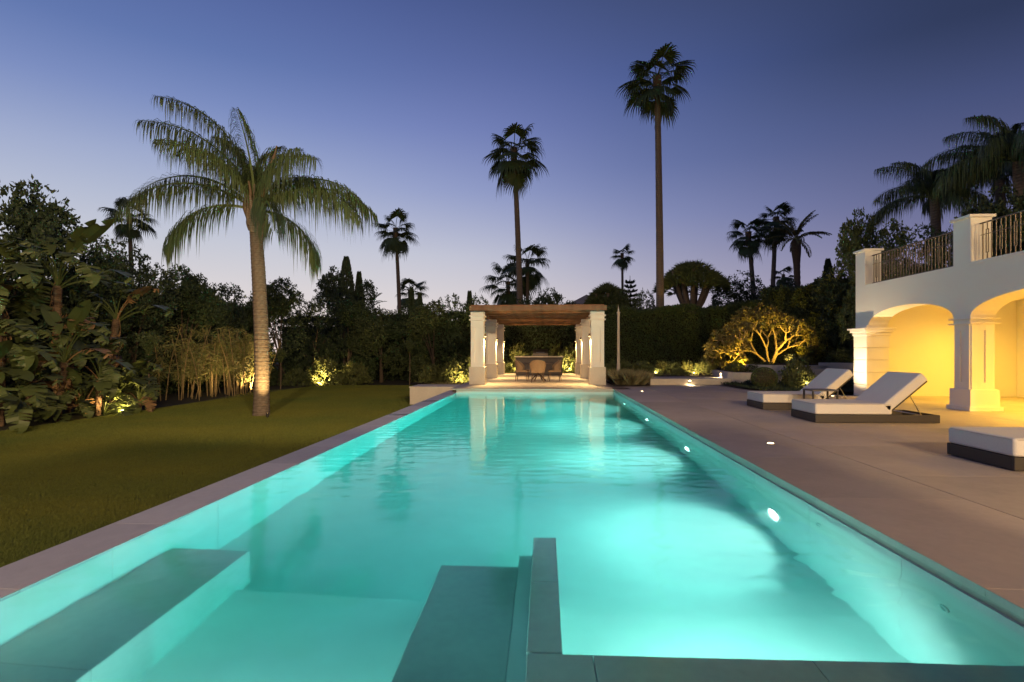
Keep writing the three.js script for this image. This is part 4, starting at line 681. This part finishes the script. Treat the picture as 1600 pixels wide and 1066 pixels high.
function strelitzia(label, [x, y, z], stem, n, plane, lean, seed, scale = 1) {
  const t = thing('bird_of_paradise_plant', label, 'plant', [x, y, z], 0, 'bird of paradise plants on the left'), r = mulberry(seed), top = V(Math.cos(plane) * lean, stem, Math.sin(plane) * lean * 0.5);
  if (stem > 0.3) { obj('stem', tube([V(0, 0, 0), top.clone().multiplyScalar(0.5).add(V(0, 0.1, 0)), top], (f) => 0.075 + 0.03 * f + 0.006 * Math.sin(f * 60), 0, 9, 28), std([0.19, 0.125, 0.075], 0.95, { map: barkTex, bumpMap: barkTex, bumpScale: 0.02 }), t); }
  for (let k = 0; k < n; k++) { const side = k % 2 ? 1 : -1, f = Math.floor(k / 2) / Math.max(1, n / 2 - 1), m = obj('leaf', paddle[Math.floor(r() * 4)], r() < 0.09 ? strelDry : strelGreen, t), tilt = f * 0.95 * (0.85 + 0.3 * r()); m.position.copy(top); m.position.y += 0.05 - 0.18 * f; m.rotation.set(0, -plane + (side < 0 ? PI : 0) + (r() - 0.5) * 0.7, -tilt, 'YXZ'); m.scale.setScalar(scale * (0.74 + 0.36 * r())); }
  if (stem > 1.2) for (let k = 0; k < 5; k++) { const m = obj('dry_leaf', paddle[3], strelDry, t); m.position.copy(top).multiplyScalar(0.75 + 0.08 * k); m.rotation.set(0, r() * 6.28, -2.4 - 0.4 * r(), 'YXZ'); m.scale.set(0.5, 0.62, 0.35); }
  return t;
}
[[-13.9, -15.2, 3.75, 13, 0.3, 0.1, 1.15, 'tallest bird of paradise plant of the left clump, broad upright leaves'], [-13.7, -13.4, 3.3, 12, 0.6, -0.2, 1.1, 'tall bird of paradise plant at the left picture edge'], [-13.9, -16.9, 2.9, 10, 0.1, 0.5, 0.95, 'bird of paradise plant with bare leaning stem, right side of the clump'], [-14.6, -14.3, 2.9, 11, 1.0, 0.2, 1.05, 'bird of paradise plant half hidden in the back of the clump'], [-13.1, -14.4, 1.6, 11, 0.0, 0.2, 0.95, 'mid-height bird of paradise plant in the front of the clump'], [-13.2, -15.9, 1.0, 10, 0.5, 0.1, 0.9, 'low bird of paradise plant right above the left spotlight'], [-13.25, -16.5, 0.45, 9, 0.2, 0.05, 0.8, 'bird of paradise leaves brightly lit by the left spotlight'], [-12.75, -13.0, 0.5, 9, 0.9, 0, 0.9, 'low dark bird of paradise leaves at the left lawn edge'], [-13.0, -11.8, 0.6, 9, 0.3, 0, 0.95, 'lowest dark bird of paradise leaves in the left corner'], [-12.9, -15.0, 0.25, 8, 1.3, 0, 0.8, 'small bird of paradise shoot at the front of the clump'], [-13.9, -18.0, 0.6, 8, 0.4, 0, 0.8, 'bird of paradise shoot right behind the left spotlight'], [-13.0, -15.9, 0.1, 12, 0.4, 0, 0.68, 'bright lit bird of paradise leaves closest to the left spotlight'], [-13.3, -16.9, 0.15, 12, 1.1, 0, 0.7, 'bright lit bird of paradise leaves behind the left spotlight'], [-13.3, -15.3, 0.3, 11, 0.9, 0, 0.75, 'bird of paradise leaves left of the left spotlight'], [-13.0, -17.3, 0.35, 9, 0.7, 0, 0.85, 'bird of paradise leaves beside the left spotlight, on its right'], [-13.6, -14.0, 0.9, 10, 0.5, 0.1, 0.95, 'bird of paradise plant filling the middle of the clump'], [-13.3, -12.5, 1.5, 10, 0.1, 0.1, 1.0, 'bird of paradise plant low at the left picture edge'], [-14.4, -16.2, 1.6, 10, 0.8, 0.1, 0.95, 'bird of paradise plant behind the lit ones'], [-14.3, -12.2, 2.6, 11, 0.2, 0, 1.05, 'bird of paradise plant cut by the left picture edge']].forEach(([x, z, s, n, p, l, k, label], i) => strelitzia(label, [x, -0.66, z], s, n, p, l, 700 + i, k));
spike(-12.2, -0.65, -15.6, [-13.4, 0.7, -16.3], 15, rad(60), 'garden spotlight in front of the bird of paradise plants');
// --- bamboo
{
  const t = thing('bamboo_clump', 'lit bamboo thicket on the left behind the lawn palm', 'bamboo', [-14.1, -0.66, -23.4]), r = mulberry(41), L = new Leaves(42), cane = std([0.26, 0.19, 0.085], 0.7), canes = [0, 1, 2].map((k) => tube([V(0, 0, 0), V(0.05 + 0.1 * k, 1.3, 0.03), V(0.25 + 0.2 * k, 2.5, 0.1)], 0.022, 0.009, 6));
  for (let k = 0; k < 64; k++) { const x = (r() - 0.5) * 1.7, z = (r() - 0.5) * 6, m = obj('cane', canes[k % 3], cane, t), s = 0.75 + 0.45 * r(), a = r() * 6.28; m.position.set(x, 0, z); m.rotation.y = a; m.scale.setScalar(s);
    for (let q = 0; q < 10; q++) { const f = 0.35 + 0.65 * r(), o = V(x + Math.cos(a) * 0.3 * f * f, 2.5 * s * f, z - Math.sin(a) * 0.3 * f * f); for (let j = 0; j < 9; j++) { L.tone(0.5); const d = L.rnd3(); d.y -= 0.35; d.normalize(); L.leaf(o.clone().addScaledVector(L.rnd3(), 0.12), d, d.clone().cross(L.rnd3()).normalize(), 0.22 + 0.12 * r(), 0.03, 0.1, 0.2); } } }
  stuff(obj('foliage', L.build(), leafMat([0.14, 0.14, 0.045]), t));
}
spike(-12.95, -0.65, -24.6, [-14.0, 1.1, -25.2], 17, rad(58), 'garden spotlight in front of the bamboo');
spike(-12.9, -0.65, -22.0, [-14.2, 1.0, -22.4], 4, rad(58), 'dimmer garden spotlight at the left end of the bamboo');
// --- shrubs
const shrubGeos = [0, 1, 2, 3].map((k) => { const L = new Leaves(800 + k), r = L.r; for (let q = 0; q < 170; q++) { const d = L.rnd3(); d.y = Math.abs(d.y) * 1.2 - 0.1; const o = V(0, 0.12, 0).addScaledVector(d, 0.32 + 0.55 * Math.cbrt(r())); o.y = Math.max(0.05, o.y); L.twig(o, 0.1, 9, [0.15, 0.2, 0.12, 0.17][k], [0.06, 0.05, 0.06, 0.09][k], 0.5); } return L.build(); });
const upright = [0, 1].map((k) => { const L = new Leaves(820 + k), r = L.r; for (let q = 0; q < 46; q++) { const a = r() * 6.28, b = 0.15 + 0.5 * r(), h = 0.6 + 0.5 * r(); for (let j = 0; j < 26; j++) { const f = j / 26, o = V(Math.cos(a) * b * f * 0.8, h * f, Math.sin(a) * b * f * 0.8), d = L.rnd3().multiplyScalar(0.8).add(V(0, 0.6, 0)).normalize(); L.tone(0.5); L.leaf(o, d, d.clone().cross(L.rnd3()).normalize(), 0.13, 0.05); } } return L.build(); });
const shrubMats = [[0.075, 0.10, 0.034], [0.10, 0.12, 0.036], [0.07, 0.095, 0.034], [0.105, 0.125, 0.038], [0.115, 0.125, 0.034], [0.10, 0.12, 0.036]].map((c) => leafMat(c)); // one colour to each kind of shrub
function shrub(label, [x, y, z], s, k = 0, sy = 1, group) { const mat = shrubMats[k]; const t = thing('shrub', label, 'shrub', [x, y, z], (x * 7 + z * 3) % 6, group); const m = stuff(obj('foliage', k < 4 ? shrubGeos[k] : upright[k - 4], mat, t)); m.scale.set(s, s * sy, s); obj('stem', tube([V(0, -0.02, 0), V(0.02, 0.45 * s, 0)], 0.03 * s, 0.015 * s, 5), bark, t); return t; }
shrub('lit leafy shrub right of the lawn palm', [-12.5, -0.66, -31.2], 1.15, 3, 1.2); shrub('shrub half lit beside the bright one right of the lawn palm', [-10.9, -0.66, -31.6], 1.05, 1, 1.15); shrub('dark shrub left of the bright one near the lawn palm', [-13.6, -0.66, -30.2], 0.9, 0, 1);
spike(-12.35, -0.65, -29.9, [-12.3, 0.6, -31.4], 15, rad(60), 'garden spotlight before the lit shrub right of the lawn palm');
for (const [x, z, s, sy, l] of [[-5.2, -31.8, 1.0, 1.25, 'lit shrub just left of the pergola'], [-3.9, -32.4, 1.1, 1.4, 'lit shrub touching the left pergola pillars'], [-6.6, -32.2, 0.95, 1.1, 'darker shrub further left of the pergola']]) shrub(l, [x, -0.66, z], s, 3, sy);
spike(-4.6, -0.65, -30.4, [-4.6, 0.4, -32.2], 14, rad(60), 'garden spotlight before the shrubs left of the pergola');
for (const [x, z, s, sy, k, l] of [[-1.75, -33.6, 1.1, 1.55, 4, 'tall lit shrub behind the left end of the kitchen counter'], [-0.75, -34.0, 0.95, 1.35, 5, 'shrub behind the barbecue, left side'], [0.6, -34.0, 1.0, 1.75, 5, 'tall shrub behind the right end of the kitchen counter'], [1.5, -33.5, 1.05, 1.45, 3, 'bright shrub beside the rear right pergola pillar'], [-2.3, -32.9, 0.75, 0.9, 1, 'low bright shrub beside the rear left pergola pillar'], [2.0, -32.8, 0.7, 0.9, 1, 'low bright grassy shrub right behind the dining set']]) shrub(l, [x, -0.1, z], s, k, sy);
spike(-1.7, 0.0, -32.3, [-1.6, 1.2, -33.6], 6, rad(55), 'garden spotlight behind the left end of the kitchen'); spike(1.35, 0.0, -32.3, [1.3, 1.2, -33.6], 8, rad(55), 'garden spotlight behind the right end of the kitchen');
struct('planting_bed', flat([[-3.2, -32.96], [2.9, -32.96], [2.9, -36], [-3.2, -36]], -0.08), soil);
// grassy mounds either side of the pergola
const tuft = (() => { const L = new Leaves(840), r = L.r; for (let k = 0; k < 420; k++) { const a = r() * 6.283, u = r() ** 0.7 * 0.75, d = V(Math.cos(a) * u, 1, Math.sin(a) * u).normalize(), l = 0.3 + 0.42 * r(); L.tone(0.9); L.leaf(V(Math.cos(a) * 0.16 * r(), 0, Math.sin(a) * 0.16 * r()), d, d.clone().cross(V(0, 1, 0)).normalize(), l, 0.011, 0.1, 0.12 + 0.2 * r()); } return L.build(); })();
const lav = leafMat([0.17, 0.155, 0.085]);
function mound(label, spots, y) { spots.forEach(([x, z, s], k) => { const t = thing('ornamental_grass', label, 'ornamental grass', [x, y, z], k * 1.3, label); const m = stuff(obj('foliage', tuft, lav, t)); m.scale.set(s, s * 0.95, s); }); }
mound('grey-green ornamental grass tuft in the bed right of the front right pergola pillar', [[2.75, -20.6, 1.15], [3.1, -20.45, 1.1], [3.45, -20.6, 1.05], [2.85, -21.2, 1.2], [3.25, -21.1, 1.15], [3.6, -21.2, 1.0], [2.7, -21.9, 1.2], [3.15, -21.8, 1.15], [3.6, -22.0, 1.1]], 0.02);
mound('grey-green ornamental grass tuft left of the front left pergola pillar', [[-3.5, -21.6, 1.1], [-4.0, -21.7, 1.05], [-4.5, -21.8, 1.0], [-3.6, -22.4, 1.1], [-4.2, -22.5, 1.1], [-3.8, -23.2, 1.05]], -0.5);
struct('planting_bed', flat([[-5.3, -21.1], [-3.17, -21.1], [-3.17, -33], [-7.6, -33], [-7.5, -30.9], [-3.6, -30.6], [-4.3, -26]], -0.52), soil);
// beds of the terraces
for (const [x, z, s, k, sy, l] of [[6.15, -24.8, 0.55, 4, 1.0, 'bright yellow-green shrub behind the low step, left one'], [6.8, -24.6, 0.6, 1, 0.9, 'bright yellow-green shrub behind the low step, right one'], [5.0, -24.6, 0.6, 4, 1.0, 'half lit shrub at the foot of the tallest palm'], [4.2, -24.8, 0.7, 0, 0.8, 'dark shrub left of the tallest palm foot'], [5.6, -25.6, 0.7, 2, 0.8, 'dark shrub right of the tallest palm foot'], [3.4, -26.2, 0.8, 0, 0.8, 'dark shrub at the foot of the slim post'], [4.6, -23.9, 0.42, 2, 0.7, 'low dark shrub on the edge of the step bed'], [5.6, -23.8, 0.42, 0, 0.7, 'low dark shrub between the two bright shrubs']]) shrub(l, [x, 0.22, z], s, k, sy);
for (const [x, z, s, k, sy, l] of [[7.6, -23.0, 0.5, 0, 0.8, 'shrub at the left end of the curved planter'], [8.3, -24.2, 0.65, 3, 0.8, 'orange-lit shrub under the left branches of the flowering tree'], [8.2, -22.6, 0.45, 2, 0.7, 'low shrub in the curved planter'], [8.9, -23.2, 0.55, 0, 0.7, 'shrub at the foot of the flowering tree'], [7.5, -25.6, 0.8, 1, 0.9, 'dark shrub behind the curved planter']]) shrub(l, [x, 0.42, z], s, k, sy);
for (const [x, z, s, k, sy, l] of [[10.9, -24.2, 0.8, 4, 0.9, 'feathery shrub right of the flowering tree trunk'], [10.2, -23.0, 0.5, 2, 0.7, 'low shrub right before the flowering tree'], [12.2, -23.8, 0.8, 0, 0.8, 'shrub on the upper terrace near the hedge'], [12.1, -22.2, 0.5, 4, 1.2, 'narrow bright shrub on the highest terrace near the villa'], [13.0, -22.6, 0.7, 0, 0.9, 'dark shrub on the highest terrace beside the villa']]) shrub(l, [x, 0.7, z], s, k, sy);
shrub('glossy shrub with sparkling lit leaves behind the far lounger', [8.15, 0.04, -18.3], 0.55, 3, 0.95); shrub('upright shrub above the sparkling one, behind the far lounger', [8.5, 0.05, -19.6], 0.6, 3, 1.5); shrub('small bright shrub over the planter wall behind the far lounger', [9.4, 0.66, -22.3], 0.42, 4, 1.1);
for (const [x, z, s, l] of [[9.6, -18.4, 0.6, 'low dark ground shrub behind the far lounger backrest'], [7.4, -20.4, 0.45, 'low dark ground shrub left behind the clipped ball'], [10.6, -19.0, 0.7, 'low dark ground shrub close to the villa corner']]) shrub(l, [x, 0.04, z], s, 2, 0.5);
{ // clipped ball
  const L = new Leaves(850), r = L.r; for (let k = 0; k < 5200; k++) { const d = L.rnd3(); if (d.y < -0.75) continue; const o = d.clone().multiplyScalar(0.39 * (0.95 + 0.05 * r())); o.y = o.y * 0.88 + 0.33; L.tone(0.6); const v = d.clone().add(L.rnd3().multiplyScalar(0.8)).normalize(); L.leaf(o, v, v.clone().cross(L.rnd3()).normalize(), 0.035, 0.02); }
  const t = thing('topiary_ball', 'clipped round ball shrub in the bed behind the loungers', 'topiary', [7.05, 0.045, -18.6]); stuff(obj('foliage', L.build(), G4, t)); obj('branches', new THREE.SphereGeometry(0.33, 20, 14).scale(1, 0.88, 1).translate(0, 0.33, 0), bark, t);
}
{ // ground cover in the front bed
  const L = new Leaves(860), r = L.r; for (let k = 0; k < 9000; k++) { const x = 6.5 + 6 * r(), z = -17.3 - 4 * r(); if (x < 7.1 && z > -18.2 && r() < 0.7) continue; L.tone(0.7); const d = L.rnd3(); d.y = Math.abs(d.y) + 0.4; d.normalize(); L.leaf(V(x, 0.045, z), d, d.clone().cross(L.rnd3()).normalize(), 0.07 + 0.06 * r(), 0.03); }
  const m = stuff(obj('ground_cover', L.build(), G3)); tag(m, 'low dark ground cover in the bed behind the loungers', 'ground cover');
}
// --- flowering tree on the terrace: forking pale branches, leaves in tufts at their ends
{
  const t = thing('flowering_tree', 'spreading tree with pale forked branches, lit gold from below', 'tree', [9.76, 0.62, -25]), r = mulberry(31), L = new Leaves(32), ends = [];
  const grow = (o, d, len, rad0, depth) => {
    const mid = o.clone().addScaledVector(d, len * 0.5).add(V((r() - 0.5) * 0.12, (r() - 0.4) * 0.08, (r() - 0.5) * 0.12)), e = o.clone().addScaledVector(d, len); obj('branch', tube([o, mid, e], rad0, rad0 * 0.74, 7, 4), paleBark, t);
    if (depth === 0) { ends.push([e, d]); return; }
    const n = depth > 3 ? 2 : r() < 0.55 ? 3 : 2, ph = r() * 6.28; for (let k = 0; k < n; k++) { const a = ph + k * 6.283 / n, s = d.clone().cross(Math.abs(d.y) > 0.9 ? V(1, 0, 0) : V(0, 1, 0)).normalize(), u = d.clone().cross(s); const nd = d.clone().multiplyScalar(0.80).addScaledVector(s, Math.cos(a) * 0.62).addScaledVector(u, Math.sin(a) * 0.62).add(V(0, 0.13, 0)).normalize(); grow(e, nd, len * (0.72 + 0.14 * r()), rad0 * 0.72, depth - 1); }
  };
  grow(V(0, 0, 0), V(0.30, 0.93, 0.1).normalize(), 0.85, 0.095, 4); grow(V(-0.06, 0, 0.05), V(-0.75, 0.62, 0.15).normalize(), 0.95, 0.075, 4); grow(V(-0.02, 0.05, -0.05), V(-0.12, 0.97, -0.25).normalize(), 0.9, 0.07, 4); grow(V(-1.05, -0.05, 0.3), V(-0.55, 0.8, 0.1).normalize(), 0.55, 0.06, 3); grow(V(-1.4, 0.42, 0.35), V(-0.92, 0.36, 0.1).normalize(), 0.7, 0.055, 3); grow(V(0.16, 0.5, 0.05), V(0.80, 0.55, 0.1).normalize(), 0.75, 0.055, 3);
  for (const [e, d] of ends) for (let k = 0; k < 34; k++) { const v = L.rnd3().multiplyScalar(0.95).addScaledVector(d, 0.55).add(V(0, 0.12, 0)).normalize(); L.tone(0.5); L.leaf(e.clone().addScaledVector(L.rnd3(), 0.05), v, v.clone().cross(L.rnd3()).normalize(), 0.21 + 0.12 * r(), 0.075, 0.15, 0.2); }
  stuff(obj('crown', L.build(), leafMat([0.15, 0.135, 0.048]), t)); t.scale.setScalar(0.85);
}
spike(9.9, 0.67, -23.5, [9.9, 2.6, -25.2], 15, rad(62), 'garden spotlight under the right half of the flowering tree', AMBER); spike(7.9, 0.44, -23.3, [8.1, 2.3, -25.1], 11, rad(60), 'garden spotlight under the left half of the flowering tree', AMBER);
spike(4.55, 0.25, -23.55, [5.0, 0.6, -24.6], 3.0, rad(45), 'garden spotlight at the shrub below the tallest palm'); spike(6.15, 0.25, -23.75, [6.35, 0.6, -24.8], 6, rad(60), 'garden spotlight between the bright shrubs behind the step');
spike(11.9, 0.78, -21.75, [12.1, 1.2, -22.2], 2.5, rad(45), 'garden spotlight at the narrow shrub near the villa'); spike(8.05, 0.05, -17.75, [8.15, 0.4, -18.3], 1.2, rad(50), 'garden spotlight at the sparkling shrub behind the far lounger'); spike(9.25, 0.68, -22.0, [9.4, 1.0, -22.3], 1.5, rad(50), 'garden spotlight at the small shrub over the planter wall');
// --- staked young trees and fence posts at the lawn edge
for (const [x, z, h, l] of [[-12.87, -17.56, 1.95, 'thin young tree at the left lawn edge beside the bamboo'], [-13.3, -27.6, 1.5, 'thin young tree just right of the lawn palm trunk'], [-7.6, -31.2, 2.0, 'thin young tree at the far lawn edge']]) {
  const t = thing('young_tree', l, 'young tree', [x, -0.66, z]); obj('trunk', tube([V(0, 0, 0), V(0.02, h * 0.5, 0), V(0, h, 0)], 0.022, 0.014, 7), std([0.22, 0.16, 0.11], 0.9), t); const c = stuff(obj('crown', upright[0], G2, t)); c.scale.set(0.75, 0.7, 0.75); c.position.y = h - 0.15;
}
{ // pale gabled house far behind the pergola
  const t = thing('gabled_house', 'pale gabled roof of a far house over the right end of the pergola', 'house', [4.9, -0.66, -70]); const roof = new THREE.Shape(); roof.moveTo(-2.6, 0); roof.lineTo(2.6, 0); roof.lineTo(0, 1.35); roof.closePath();
  obj('wall', box(4.6, 7.4, 5, 0, 3.7, 0), plaster, t); obj('roof', new THREE.ExtrudeGeometry(roof, { depth: 5.6, bevelEnabled: false }).translate(0, 7.4, -2.8), std([0.42, 0.42, 0.46], 0.8), t);
}
renderer.render(scene, camera);
